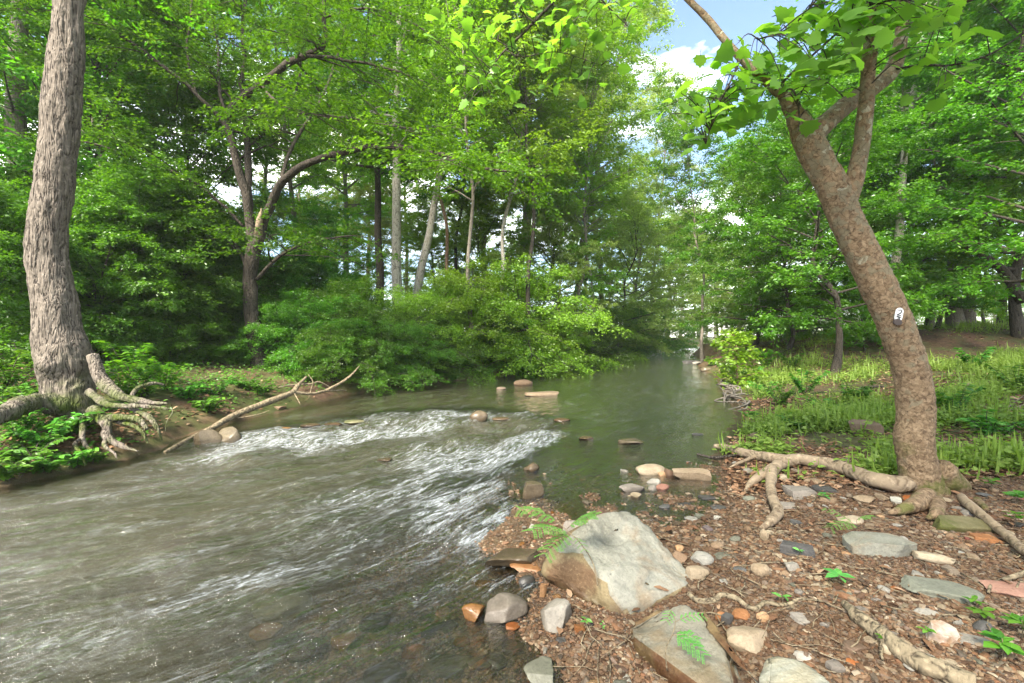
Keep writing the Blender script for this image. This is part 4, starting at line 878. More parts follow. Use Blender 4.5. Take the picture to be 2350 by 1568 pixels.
 ('thicket', 1760, 30, .55, 2.0, BK_DARK, LF_MID, 'low bush beyond the grass left of the dark thin trunk', GR),
 ('thicket', 1870, 24, .42, 4.0, BK_DARK, LF_MID, 'low bush behind the dark thin trunk', GR),
 ('thicket', 1690, 33, .45, .4, BK_DARK, LF_PALE, 'pale low bush right of the slim waterside tree', GR),
 # low cover between elm and water
 ('arching', 765, 12.3, .42, 1.4, BK_DARK, LF_MID, 'small arched shrub drooping to the water past the fallen branch tip', GS),
 ('arching', 835, 13.1, .5, 3.4, BK_DARK, LF_MID, 'arched shrub drooping to the water left of the small dark one', GS),
 ('arching', 930, 14.2, .5, 5.2, BK_DARK, LF_MID, 'arched shrub drooping to the water before the lime one', GS),
 ('arching', 395, 11.6, .42, .4, BK_DARK, LF_MID, 'low shrub on the left bank between the oak roots and the elm', GL),
 ('arching', 470, 12.8, .5, 2.4, BK_DARK, LF_MID, 'low shrub hugging the elm foot on its left', GL),
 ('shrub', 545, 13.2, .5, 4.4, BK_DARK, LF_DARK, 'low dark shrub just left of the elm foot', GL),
 ('arching', 640, 12.9, .5, 5.4, BK_DARK, LF_MID, 'low shrub right of the elm foot above the fallen branch', GL),
 ('shrub', 690, 15.5, .6, 1.4, BK_DARK, LF_MID, 'rounded shrub behind the fallen branch tip', GL),
 ('sapling', 250, 10.4, .5, 3.1, BK_DARK, LF_MID, 'young leafy sapling close right of the oak', GL),
 # sunny bushes on the field beyond the right bank
 ('thicket', 1790, 44, .75, 1.0, BK_DARK, LF_LIME, 'sunny bush far behind the light green sapling', GR),
 ('thicket', 1880, 40, .7, 2.2, BK_DARK, LF_LIME, 'sunny bush far behind the dark thin trunk', GR),
 ('thicket', 1975, 42, .75, 3.4, BK_DARK, LF_LIME, 'sunny bush far behind left of the sycamore stem', GR),
 ('thicket', 2095, 38, .6, 4.6, BK_DARK, LF_LIME, 'sunny bush far behind the number plate', GR),
 ('thicket', 2180, 46, .7, 5.8, BK_DARK, LF_LIME, 'sunny bush behind the stout grey trunk', GR),
 ('thicket', 2290, 40, .5, .5, BK_DARK, LF_LIME, 'sunny low bush by the bright field at the right', GR),
 ('thicket', 2400, 34, .65, 1.7, BK_DARK, LF_LIME, 'sunny bush behind the dark right edge trunk', GR),
]: plant(*a)
# arching bough of the dark right edge tree
edge = [o for o in bpy.data.objects if o.get('label', '').startswith('dark trunk at the right edge')][0]
eo = np.array(edge.location)
P = cat(np.array([at(2345, 690, 17.5), at(2315, 640, 17.3), at(2285, 605, 17.1), at(2240, 578, 17), at(2190, 553, 16.9), at(2140, 525, 16.8)]), 40)
m = MB(); m.add(*tube(P, np.linspace(.2, .05, 40), 9, .2, 3)); o = m.build('bough', BK_DARK, None, True, eo); o.parent = edge
o.location = (0, 0, 0); o.rotation_euler = (0, 0, -edge.rotation_euler.z); o.scale = (1 / 1.1,) * 3

# far wood that closes the view, one mass
rng = np.random.default_rng(99); fw = MB()
fwood, fcrown = gen_tree(40, 22, .3, .15, 6, 22, .34, 7, dens=1.3, slen=2.6, ntw=6, tlen=1.0, elev=(0, 60))
WV = np.vstack(fwood.V); CV = np.vstack(fcrown.V); WQ = np.vstack(fwood.Q); CQ = np.vstack(fcrown.Q); CA = np.concatenate(fcrown.A)
for u, d, s_ in [(1560, 78, 1), (1590, 95, 1.1), (1640, 110, 1.1), (1660, 84, .8), (1700, 75, .9), (1720, 100, 1.1), (1760, 66, .9), (1620, 130, 1.2), (1530, 70, .9), (1500, 95, 1.1), (1460, 70, .9), (1400, 62, .9), (1340, 58, .85), (1280, 64, .9),
                 (60, 60, .9), (180, 75, .7), (300, 90, .6), (420, 80, .55), (540, 100, .6), (640, 110, .62), (740, 120, .62), (840, 110, .55), (930, 105, .7), (1010, 90, .7), (1100, 75, .8), (1190, 70, .9), (-200, 50, .9), (-500, 40, .9),
                 (1850, 85, .9), (1950, 95, .9), (2060, 90, .8), (2170, 100, .75), (2280, 95, .7), (2390, 85, .7), (2500, 70, .7), (2650, 55, .8), (2850, 40, .9)]:
    x = (u - U0) / F * d; a = rng.uniform(0, 6.28); R_ = np.array([[math.cos(a), math.sin(a), 0], [-math.sin(a), math.cos(a), 0], [0, 0, 1]]) * s_
    b = np.array([x, d, h1(x, d)])
    fw.mi = 1; fw.add(WV @ R_ + b, WQ); fw.mi = 0; fw.add(CV @ R_ + b, CQ, None, CA)
o = fw.build('distant_woodland', [LF_PALE, BK_GREY], None, False); o['kind'] = 'stuff'; tag(o, 'hazy far off wood closing the view beyond the creek', 'woodland')

# unseen trees added behind the viewpoint to shade the gravel
sw = MB(); nwood, ncrown = gen_tree(52, 18, .22, .4, 4.8, 30, .16, 15, dens=2.2, slen=2.0, ntw=8, tlen=.7, elev=(10, 70), flat=.5, droop=.12)
WV = np.vstack(nwood.V); CV = np.vstack(ncrown.V); WQ = np.vstack(nwood.Q); CQ = np.vstack(ncrown.Q); CA = np.concatenate(ncrown.A)
for x, y, a, s_ in [(-.5, -5.0, .3, .95), (4.6, -4.0, 2.0, 1.0), (2.4, -8.5, 4.0, 1.0)]:
    R_ = np.array([[math.cos(a), math.sin(a), 0], [-math.sin(a), math.cos(a), 0], [0, 0, 1]]) * s_; b = np.array([x, y, h1(x, y)])
    sw.mi = 1; sw.add(WV @ R_ + b, WQ); sw.mi = 0; sw.add(CV @ R_ + b, CQ, None, CA)
o = sw.build('added_shade_trees', [LF_MID, BK_GREY], None, False); o['kind'] = 'stuff'; tag(o, 'unseen trees added behind the viewpoint to shade the gravel bar', 'woodland')
# ---------------------------------------------------------------- stones
def ico(n):
    bm = bmesh.new(); bmesh.ops.create_icosphere(bm, subdivisions=n, radius=1); V = np.array([v.co[:] for v in bm.verts]); T = np.array([[v.index for v in f.verts] for f in bm.faces]); bm.free(); return V, T
ICO = {k: ico(k) for k in (1, 2, 3, 4, 5)}
def rock_shape(seed, kind, sub):
    rng = np.random.default_rng(seed); V, T = ICO[sub]; V = V.copy()
    cuts = []
    if kind == 'block':
        for a in np.vstack([np.eye(3), -np.eye(3)]): cuts.append((nrm(a + rng.normal(0, .16, 3)), rng.uniform(.44, .56)))
        nx_ = 3
    elif kind == 'flat':
        cuts += [(nrm(np.array([0, 0, 1]) + rng.normal(0, .12, 3)), rng.uniform(.4, .55)), (np.array([0, 0, -1.0]), .5)]; nx_ = 7
    elif kind == 'round': nx_ = 4
    else: nx_ = 10
    for _ in range(nx_):
        n_ = nrm(rng.normal(0, 1, 3) * np.array([1, 1, .6])); cuts.append((n_, rng.uniform(.5, .78) if kind != 'round' else rng.uniform(.72, .9)))
    for n_, d in cuts:
        V -= np.maximum(V @ n_ - d, 0)[:, None] * n_ * .96
    e = V.max(0) - V.min(0); V = (V - (V.max(0) + V.min(0)) / 2) / (e / 2)
    V = V + nrm(V) * (fbm(V * 1.6 + seed, seed, 3) * .07 + fbm(V * 5 + seed, seed + 9, 2) * (.03 if sub > 2 else 0))[:, None]
    return V, T
RM = {}
def rock_mesh(seed, kind, sub, dims):
    V, T = rock_shape(seed, kind, sub); m = MB(); m.add(V * np.asarray(dims) / 2, None, T)
    me = m.mesh('stone', ST['grey']); me.set_sharp_from_angle(angle=math.radians(38 if kind != 'round' else 60)); return me
def rock(u, vb, wpx, hpx, mat_, kind, label, yaw=0.0, dr=.75, name='stone', group='loose stones of the creek bed', sink=.22, z=None, wat=False, tilt=0.0, d=None):
    if wat:                              # stands in the stream: front edge at the water line
        dd = 1.6 * F / (vb - V0)
        for _ in range(4):
            xx = (u - U0) / F * dd; wl0 = float(creek(np.array([xx]), np.array([dd]))[5][0]); dd = (CH - wl0) * F / (vb - V0)
        g_ = np.array([(u - U0) / F * dd, dd, wl0])
    elif d: g_ = at(u, vb, d)
    else:
        g_ = gnd(u, vb); w0 = float(creek(g_[0:1], g_[1:2])[5][0])
        if g_[2] < w0 - .01: dd = (CH - w0) * F / (vb - V0); g_ = np.array([(u - U0) / F * dd, dd, w0]); wat = True
    d = g_[1]; w_ = wpx * d / F; th = math.atan2(vb - V0, F); dep = w_ * dr
    dpx = dep * math.sin(th) * F / d; h_ = max(.16 * w_, (hpx - dpx) * d / F / math.cos(th) / (1 - sink * .5))
    x, y = g_[0] * (1 + dep / 2 / d), d + dep / 2
    sub = 4 if wpx > 70 else 3
    me = rock_mesh(int(abs(u) * 7 + vb), kind, sub, (w_ * 1.04, dep, h_))
    o = bpy.data.objects.new(name, me); C.objects.link(o)
    zb = (g_[2] - .10 * h_ if not wat else g_[2] - .35 * h_) if z is None else z
    if wat: h_ *= 1.0
    o.location = (x, y, zb + h_ / 2 - sink * h_ * (0 if wat else .6)); o.rotation_euler = (tilt, tilt * .5, yaw)
    o.material_slots[0].link = 'OBJECT'; o.material_slots[0].material = ST[mat_]
    tag(o, label, 'stone', group); return o
STONES = []
for a in [
 (1160, 1430, 104, 84, 'grey', 'chip', 'light grey angular stone standing at the water edge left of the big boulder', .3),
 (1275, 1448, 92, 86, 'grey', 'chip', 'rough brownish grey stone between the light grey angular stone and the boulder', 1.2),
 (1178, 1302, 122, 58, 'wet', 'block', 'wet dark wedge of rock left of the boulder in the stream', -.2, .6),
 (1208, 1318, 74, 30, 'orange', 'flat', 'rusty orange flat stone touching the boulder on its left', .2),
 (1209, 1346, 40, 34, 'slate', 'round', 'shiny wet black stone under the rusty orange flat stone', .5),
 (1247, 1374, 20, 38, 'orange', 'block', 'narrow orange stone upright between two grey rocks', .1, .6),
 (1178, 1446, 34, 18, 'orange', 'flat', 'small orange stone below the light grey angular stone', .4),
 (1330, 1456, 24, 28, 'orange', 'block', 'orange block alone on the reddish gravel before the boulder', .2),
 (1088, 1425, 56, 54, 'wetorange', 'chip', 'orange and moss coloured stone half under water by the grey angular stone', .2, .9),
 (1242, 1572, 78, 60, 'green', 'flat', 'greenish flat stone at the bottom edge of the water', .4, 1.0),
 (1717, 1507, 106, 76, 'tan', 'chip', 'rounded tan boulder right of the white slab', .4, .7),
 (1702, 1426, 50, 34, 'orange', 'round', 'smooth orange stone behind the rounded tan boulder', .8),
 (1653, 1426, 28, 24, 'orange', 'chip', 'bright rust stone by the upper right side of the white slab', .3),
 (1752, 1432, 30, 26, 'orange', 'block', 'orange square stone right of the smooth orange stone', .4),
 (1670, 1438, 26, 30, 'slate', 'block', 'dark block squeezed behind the rounded tan boulder', .7),
 (1846, 1532, 36, 44, 'grey', 'round', 'long oval grey stone pointing at the lower slab', 1.3, 1.4),
 (1614, 1300, 54, 40, 'grey', 'chip', 'angular grey stone right of the boulder', .3, .9),
 (1562, 1296, 34, 36, 'tan', 'chip', 'cream stone touching the right side of the boulder', 1.0, .9),
 (1598, 1334, 46, 44, 'tan', 'block', 'tan stone under the right corner of the boulder', .2),
 (1658, 1286, 44, 22, 'green', 'flat', 'thin greenish stone right of the angular grey stone', .5),
 (1560, 1268, 22, 20, 'orange', 'chip', 'orange pebble by the back of the boulder', .2),
 (1645, 1262, 34, 22, 'tan', 'round', 'flesh coloured round stone behind the angular grey stone', .6),
 (1688, 1245, 30, 18, 'green', 'round', 'small greenish cobble left of the hanging root tip', .4),
 (1829, 1280, 74, 42, 'slate', 'block', 'dark rectangular block lying on the gravel', -.35, .5),
 (1748, 1327, 48, 44, 'tan', 'chip', 'tan wedge stone in front of the dark rectangular block', .9, .9),
 (1815, 1316, 32, 32, 'grey', 'block', 'grey cube like stone below the dark rectangular block', .2),
 (1755, 1242, 26, 32, 'tan', 'chip', 'tan stone under the end of the downturned root', 1.4),
 (2018, 1283, 130, 72, 'boulder', 'block', 'large pale faceted stone in front of the sycamore base', -.3, .65),
 (2203, 1226, 132, 46, 'mossy', 'block', 'long mossy pale stone right of the sycamore base', -.2, .45),
 (2262, 1250, 56, 30, 'orange', 'block', 'rust coloured block below the long mossy stone', -.3),
 (2163, 1386, 146, 56, 'green', 'flat', 'wide flat green grey stone on the bare gravel', -.25, .6),
 (2325, 1382, 120, 60, 'red', 'flat', 'smooth reddish brown boulder at the right edge', -.3, .8),
 (2160, 1482, 74, 56, 'quartz', 'block', 'brown stone with bright white quartz patch', .3, .7),
 (2255, 1456, 42, 38, 'slate', 'round', 'round dark cobble right of the white quartz stone', .2),
 (2234, 1488, 72, 32, 'grey', 'flat', 'grey flat stone in front of the round dark cobble', -.3, .6),
 (1958, 1505, 58, 40, 'brown', 'flat', 'dark brown flat stone left of the driftwood log', .2),
 (1967, 1536, 50, 30, 'orange', 'flat', 'ochre stone below the dark brown flat stone', -.2),
 (2040, 1512, 36, 42, 'tan', 'round', 'olive tan cobble leaning on the driftwood log', .3),
 (1838, 1442, 52, 38, 'grey', 'flat', 'grey triangular flake under the thin wavy root', -.5, .9),
 (1868, 1462, 44, 18, 'tan', 'flat', 'thin tan slab beside the grey triangular flake', -.3, .6),
 (2132, 1418, 60, 24, 'grey', 'flat', 'pale grey sliver below the wide flat green stone', -.2, .5),
 (2142, 1296, 74, 34, 'tan', 'chip', 'pointed tan stone right of the large faceted stone', -.5, .5),
 (1832, 1146, 74, 40, 'grey', 'block', 'grey square stone tucked under the arching root', .2, .8),
 (1862, 1116, 44, 26, 'tan', 'chip', 'tan stone between the grey square stone and the root', .4),
 (1803, 1108, 30, 24, 'tan', 'chip', 'beige stone in the angle of the forking root', .7),
 (1805, 1172, 56, 24, 'grey', 'flat', 'grey flat stone in front of the grey square stone', .3),
 (1890, 1135, 50, 24, 'slate', 'flat', 'blue grey stone right of the grey square stone', -.3),
 (1905, 1158, 44, 24, 'tan', 'flat', 'tan flat stone near the seedling before the root', .1),
 (1986, 1158, 52, 28, 'tan', 'chip', 'flesh tan stone under the thick root by the trunk', .2),
 (2095, 1156, 42, 24, 'orange', 'chip', 'knobbly ochre stone lodged against the sycamore base', .3),
 (1950, 1208, 60, 30, 'tan', 'flat', 'wide tan stone behind the large faceted stone', .2),
 (2018, 1080, 56, 38, 'tan', 'chip', 'tan rock in the grass left of the sycamore foot', .2),
 (1988, 1002, 64, 46, 'brown', 'block', 'tilted brown rock lying in the bright grass', -.7, .6),
 (1742, 1012, 42, 26, 'brown', 'round', 'round brown stone near the water and grass edge', .2),
 (1494, 1092, 70, 40, 'tan', 'round', 'rounded cream stone standing in the shallow side channel', .2, .7),
 (1585, 1104, 80, 38, 'tan', 'block', 'long tan stone right of the rounded cream stone', -.1, .5),
 (1538, 1094, 28, 28, 'brown', 'block', 'dark brown block wedged between cream and tan stones', .1),
 (1450, 1130, 62, 26, 'grey', 'flat', 'low grey stone with sloping top in the side channel', .15, .55),
 (1460, 1145, 30, 18, 'tan', 'flat', 'small tan stone leaning on the low grey stone', .3),
 (1500, 1112, 32, 18, 'grey', 'flat', 'small grey stone under the rounded cream stone', .3),
 (1498, 1126, 26, 18, 'grey', 'chip', 'grey chip before the rounded cream stone', .9),
 (1520, 1126, 28, 22, 'red', 'chip', 'brick red stone in the side channel', .4),
 (1520, 1094, 18, 16, 'orange', 'chip', 'orange chip under the rounded cream stone', .1),
 (1570, 1165, 30, 14, 'slate', 'block', 'black stone standing in the side pool', .2),
 (1620, 1150, 34, 16, 'slate', 'block', 'black square stone at the far side of the side pool', .1),
 (1650, 1172, 40, 14, 'slate', 'flat', 'flat black stone at the right side of the side pool', .2),
 (1525, 1168, 26, 14, 'slate', 'flat', 'glossy bluish stone by the side pool left end', .3),
 (1720, 1152, 28, 18, 'green', 'round', 'greenish oval cobble by the short root tips', .3),
 (1715, 1090, 26, 20, 'grey', 'round', 'grey cobble under the forked root at the water', .3),
 (1322, 1235, 56, 50, 'grey', 'chip', 'grey stone behind the boulder beside the feathery seedling', .3),
 (1380, 1190, 30, 26, 'brown', 'chip', 'brown stone at the back corner of the boulder', .2),
]: STONES.append((rock(*a)))
for a in [
 (1099, 967, 42, 36, 'wet', 'round', 'brown rock breaking the top of the rapids', .2),
 (1222, 1082, 36, 28, 'wet', 'chip', 'dark wet rock at the right edge of the rapids', .5),
 (1221, 1142, 50, 50, 'wet', 'block', 'wet brown block where the white water turns', .2),
 (1243, 910, 76, 7, 'tan', 'flat', 'long flat tan rock in the calm water upstream', .1, .5),
 (1201, 885, 44, 20, 'tan', 'round', 'tan rock in the water before the drooping shrub', .2, .6),
 (1150, 894, 22, 9, 'brown', 'round', 'small rock left of the tan rock in calm water', .2),
 (478, 1024, 58, 56, 'wet', 'chip', 'brown rock left of two at the fallen branch end', .3),
 (526, 1017, 62, 52, 'wet', 'chip', 'broad brown rock right of two at the fallen branch end', -.1),
 (630, 945, 50, 21, 'tan', 'block', 'tan rock below the fallen branch at the bank', -.1, .6),
 (712, 980, 44, 12, 'wet', 'round', 'wet olive rock at the left lip of the rapids', .1),
 (812, 972, 46, 12, 'mossy', 'round', 'mossy flat topped rock at the lip of the rapids', .1),
 (765, 978, 40, 13, 'wet', 'round', 'wet rock between the wet olive rock and the mossy rock', .1),
 (648, 990, 40, 14, 'wetorange', 'round', 'wet russet rock where water sheets over', .2),
 (590, 1000, 40, 14, 'wet', 'round', 'wet dark rock right of the broad brown rock', .1),
 (905, 958, 34, 9, 'wet', 'round', 'low wet rock at the middle lip of the rapids', .2),
 (985, 948, 36, 10, 'wet', 'round', 'low wet rock left of the brown rock in the rapids', .2),
 (1150, 965, 40, 12, 'wet', 'round', 'low wet rock right of the brown rock in the rapids', .2),
 (1290, 968, 38, 12, 'wet', 'round', 'dark rock at the right corner of the rapids', .2),
 (880, 1060, 36, 10, 'wet', 'chip', 'brown rock amid the white water', .3),
 (1585, 834, 40, 11, 'slate', 'chip', 'dark rock on the stony spit of the right bank', .2),
 (1622, 853, 30, 15, 'wet', 'round', 'wet rock below the slim waterside tree', .2),
 (1646, 851, 24, 17, 'brown', 'round', 'brown rock right of the slim waterside tree base', .2),
 (1600, 836, 26, 9, 'grey', 'chip', 'grey rock on the stony spit of the right bank', .2),
 (1345, 1010, 36, 9, 'wet', 'flat', 'dark ledge beside the smooth chute of water', .3),
 (1600, 1000, 28, 8, 'slate', 'round', 'dark stone by the ripples near the grass edge', .3),
 (1450, 1020, 60, 9, 'wet', 'flat', 'dark shelf of rock among the side ripples', .1),
]: rock(*a, group='rocks standing in the stream', wat=True)
# stones under the shallow water
def under(u, v, wpx, dep_under, mat_, kind, label, yaw, dr=.8, hr=.4):
    g_ = gnd(u, v); d = g_[1]; w_ = wpx * d / F; h_ = w_ * hr
    o = bpy.data.objects.new('submerged_stone', rock_mesh(int(u * 3 + v), kind, 4, (w_, w_ * dr, h_))); C.objects.link(o)
    o.location = (g_[0], g_[1], min(g_[2] + h_ * .2, -.03 - h_ / 2 + .02) if dep_under is None else -dep_under - h_ / 2); o.rotation_euler = (0, 0, yaw)
    o.material_slots[0].link = 'OBJECT'; o.material_slots[0].material = ST[mat_]; return tag(o, label, 'stone', 'stones lying under the shallow water')
for a in [(648, 1428, 128, .03, 'mossy', 'round', 'big round olive boulder under the water', .2), (1030, 1535, 120, .015, 'wet', 'block', 'long brown stone under water at the bottom centre', -.1, .55), (1100, 1530, 36, .01, 'wet', 'round', 'narrow upright brown stone under water', 1.4, 1.6), (1135, 1522, 48, .01, 'wet', 'round', 'broad olive stone under water right of the narrow upright one', 1.2, 1.3),
          (890, 1560, 110, .02, 'wet', 'flat', 'flat brown stone under water at the lower edge', -.3, .6), (1010, 1450, 90, .02, 'wet', 'flat', 'slanting brown stone under water', .5, .5), (1180, 1490, 60, .005, 'wet', 'flat', 'brown stone in a finger of water before the grey rocks', .2), (1060, 1475, 40, .02, 'wetorange', 'round', 'orange tinted stone under water near the grey angular stone', .2),
          (1240, 1500, 70, .004, 'wet', 'flat', 'wide brown stone at the wet gravel edge', .1, .6), (1310, 1510, 50, .0, 'wet', 'chip', 'wet brown stone on the gravel by the pool', .5), (610, 1500, 70, .06, 'wetorange', 'round', 'orange boulder blurred under water', .1), (700, 1520, 80, .05, 'wet', 'round', 'dim brown boulder under water', .7), (790, 1490, 60, .05, 'wetorange', 'flat', 'rust flat stone dim under water', .2),
          (860, 1440, 70, .04, 'wet', 'flat', 'brown stone under the bright reflection', .3), (950, 1500, 56, .02, 'wetorange', 'chip', 'orange stone under water left of the long brown stone', .3), (560, 1560, 60, .07, 'wet', 'round', 'dark boulder under water at the bottom left', .2), (1110, 1340, 60, .02, 'wetorange', 'flat', 'orange slab under water left of the wet black stone', .2)]: under(*a)

# ---- big boulder and slabs, from their corner points
def hull_rock(name, pts, mats, label, lohi=None, cuts=26, amp=.016, bev=.03, mfun=None, group=None):
    bm = bmesh.new()
    for p in pts: bm.verts.new([float(q) for q in p])
    r = bmesh.ops.convex_hull(bm, input=bm.verts); bmesh.ops.delete(bm, geom=[g for g in r['geom_interior'] if isinstance(g, bmesh.types.BMVert)], context='VERTS')
    bmesh.ops.dissolve_limit(bm, angle_limit=.12, verts=bm.verts, edges=bm.edges)
    bmesh.ops.bevel(bm, geom=list(bm.edges), offset=bev, segments=2, profile=.6, affect='EDGES')
    bmesh.ops.triangulate(bm, faces=bm.faces)
    for _ in range(6):
        L = [e for e in bm.edges if e.calc_length() > .028]
        if not L or len(bm.verts) > 30000: break
        bmesh.ops.subdivide_edges(bm, edges=L, cuts=1); bmesh.ops.triangulate(bm, faces=[f for f in bm.faces if len(f.verts) > 3])
    bm.normal_update()
    V = np.array([v.co[:] for v in bm.verts]); N = np.array([v.normal[:] for v in bm.verts])
    V = V + N * (amp * 2.6 * fbm(V * 4.5, 3, 4) - amp * 1.3 * sst(.45, .7, fbm(V * np.array([3, 3, 9]), 8, 3) + .5) + amp * .7 * np.abs(vn(V * np.array([14, 14, 26]), 5)) + amp * .3 * vn(V * 60, 6))[:, None]
    o_ = V.mean(0)
    for v, c in zip(bm.verts, V - o_): v.co = c
    for f in bm.faces:
        f.smooth = True
        if mfun: f.material_index = mfun(f)
    me = bpy.data.meshes.new(name); bm.to_mesh(me); bm.free()
    for m_ in mats: me.materials.append(m_)
    o = bpy.data.objects.new(name, me); C.objects.link(o); o.location = o_; return tag(o, label, 'boulder', group)
bp = [at(*q) for q in [(1362, 1180, 3.15), (1442, 1172, 3.2), (1490, 1208, 3.1), (1594, 1322, 2.76), (1584, 1338, 2.68), (1536, 1386, 2.6), (1470, 1432, 2.5), (1440, 1438, 2.5), (1318, 1230, 2.95), (1252, 1272, 2.86), (1240, 1304, 2.86), (1346, 1268, 2.76), (1394, 1336, 2.6), (1448, 1409, 2.5), (1250, 1322, 2.85), (1306, 1350, 2.72), (1378, 1398, 2.58), (1412, 1425, 2.52)]]
bp += [np.array([q[0], q[1], -.10]) for q in (bp[1], bp[2], bp[3], bp[5])] + [np.array([q[0] + .06, q[1] + .05, -.12]) for q in (bp[14], bp[15], bp[7])]
hull_rock('boulder', bp, [ST['boulder'], ST['bfront']], 'biggest boulder, pale slanting top and olive front side, beside the stream', mfun=lambda f: 1 if (f.normal.z < .42 and f.normal.x < .45) or (f.normal.x < -.35) else 0)
sp_ = [at(*q) for q in [(1439, 1450, 2.30), (1449, 1436, 2.36), (1490, 1425, 2.40), (1518, 1397, 2.46), (1568, 1381, 2.46), (1594, 1389, 2.40), (1652, 1454, 2.17), (1674, 1500, 2.03), (1680, 1545, 1.93), (1700, 1640, 1.72), (1630, 1600, 1.85), (1540, 1528, 2.05)]]
sp_ += [np.array([q[0] + (.02 if i > 5 else .01), q[1] + (-.03 if i < 9 else .015), q[2] - .11]) for i, q in enumerate(sp_)]
hull_rock('boulder', sp_, [ST['slab'], ST['bfront']], 'flat whitish slab with a feathery seedling in front of the biggest boulder', amp=.008, mfun=lambda f: 1 if f.normal.z < .3 else 0)
s2_ = [at(*q) for q in [(1744, 1540, 2.0), (1756, 1517, 2.06), (1788, 1508, 2.07), (1836, 1517, 2.04), (1872, 1536, 1.98), (1910, 1572, 1.88), (1960, 1660, 1.68), (1780, 1700, 1.62), (1745, 1600, 1.84)]]
s2_ += [np.array([q[0], q[1], -.02]) for q in s2_]
hull_rock('boulder', s2_, [ST['slab']], 'grey white boulder cut by the bottom edge near the driftwood', amp=.012)

# ---- scattered cobbles, each its own object
LM = [('biggest boulder', 'the biggest boulder'), ]
lmk = [(1420, 1300, 'the biggest boulder'), (1570, 1480, 'the whitish slab'), (1820, 1560, 'the grey white boulder at the bottom edge'), (1717, 1480, 'the rounded tan boulder'), (2018, 1255, 'the large faceted stone'), (2163, 1360, 'the wide flat green stone'), (2060, 1490, 'the driftwood log'), (1740, 1392, 'the thin wavy root'), (1829, 1262, 'the dark rectangular block'),
       (1770, 1140, 'the downturned root'), (2140, 1150, 'the sycamore base'), (2160, 1455, 'the white quartz stone'), (2325, 1360, 'the reddish boulder at the right edge'), (1585, 1095, 'the long tan stone'), (1930, 1330, 'the four leafed seedling'), (2203, 1205, 'the long mossy stone'), (1600, 1190, 'the side pool'), (1614, 1280, 'the angular grey stone'), (1275, 1420, 'the brownish grey stone'), (2310, 1240, 'the pale straight root')]
LP = [(gnd(u, v)[:2], n_) for u, v, n_ in lmk]
rng = np.random.default_rng(314)
taken = [(np.array(o.location[:2]), max(o.dimensions[0], o.dimensions[1]) / 2 if o.dimensions[0] else .08) for o in STONES]
hull = [(np.array([b_.location[0], b_.location[1]]), r_) for b_, r_ in zip([o for o in bpy.data.objects if o.name.startswith('boulder')], (.40, .30, .25))]
cols = ['grey', 'tan', 'brown', 'orange', 'slate', 'pale', 'green', 'purple', 'red']; cpr = np.array([.25, .25, .20, .08, .07, .05, .05, .03, .02])
cname = {'grey': 'grey', 'tan': 'tan', 'brown': 'brown', 'orange': 'orange', 'slate': 'dark', 'pale': 'whitish', 'green': 'greenish', 'purple': 'purplish', 'red': 'reddish'}
protos = {}
cand = []
tries = 0
def bar_pts(n, lo, hi, under=.06):
    u = rng.uniform(1150 if under < .1 else 600, 2420, n); d = np.exp(rng.uniform(math.log(lo), math.log(hi), n)); x = (u - U0) / F * d
    P_, dl, dr_, ins_, s_, wl_0 = creek(x, d)
    z_ = H(x, d)
    nz_ = fbm(p3(x, d, 5, 1.1), 55, 3)
    ok = (dr_ < dl) & (z_ > wl_0 - under) & (d + 1.0 * nz_ < 5.5)
    return x[ok], d[ok], z_[ok], nz_[ok]
xs, ys, zs, ns_ = bar_pts(9000, 1.85, 6.2)
nst = 0; made = []
for x, y, z_, q_ in zip(xs, ys, zs, ns_):
    if nst >= 225: break
    big = rng.random()
    s_ = float(np.clip(.030 + .05 * rng.power(.6) ** 1.2 + (.05 if big > .93 else 0) + .006 * (y - 2), .03, .14))
    if q_ < -.28 and rng.random() < .75 and s_ > .05: continue
    p_ = np.array([x, y])
    if any(np.linalg.norm(p_ - c_) < r_ + s_ * .45 for c_, r_ in hull): continue
    if any(np.linalg.norm(p_ - c_) < (r_ + s_ * .5) * .86 for c_, r_ in taken): continue
    taken.append((p_, s_ * .5)); c_ = rng.choice(cols, p=cpr / cpr.sum()); k_ = rng.choice(['flat', 'chip', 'block', 'round'], p=[.42, .28, .18, .12])
    made.append((x, y, z_, s_, c_, k_)); nst += 1
lab = {}
for i, (x, y, z_, s_, c_, k_) in enumerate(made):
    ds = [(np.hypot(x - q[0][0], y - q[0][1]), j) for j, q in enumerate(LP)]; ds.sort(); j = ds[0][1]; j2 = ds[1][1]
    dx, dy = x - LP[j][0][0], y - LP[j][0][1]
    rel = ('right of' if dx > 0 else 'left of') if abs(dx) > abs(dy) else ('behind' if dy > 0 else 'in front of')
    size = 'small' if s_ < .055 else ('medium' if s_ < .085 else 'large')
    kn = {'flat': 'flat stone', 'chip': 'angular stone', 'block': 'blocky stone', 'round': 'rounded stone'}[k_]
    lab.setdefault(f"{size} {cname[c_]} {kn} {rel} {LP[j][1]}", []).append((y, i))
final = {}
for l_, v_ in lab.items():
    v_.sort()
    if len(v_) == 1: final[v_[0][1]] = l_
    elif len(v_) == 2:
        final[v_[0][1]] = 'nearer ' + l_; final[v_[1][1]] = 'farther ' + l_
    else:
        wd = ['nearest', 'second nearest', 'third nearest', 'fourth nearest', 'fifth nearest', 'sixth nearest', 'seventh nearest']
        for k, (_, i) in enumerate(v_): final[i] = wd[min(k, 6)] + ' ' + l_
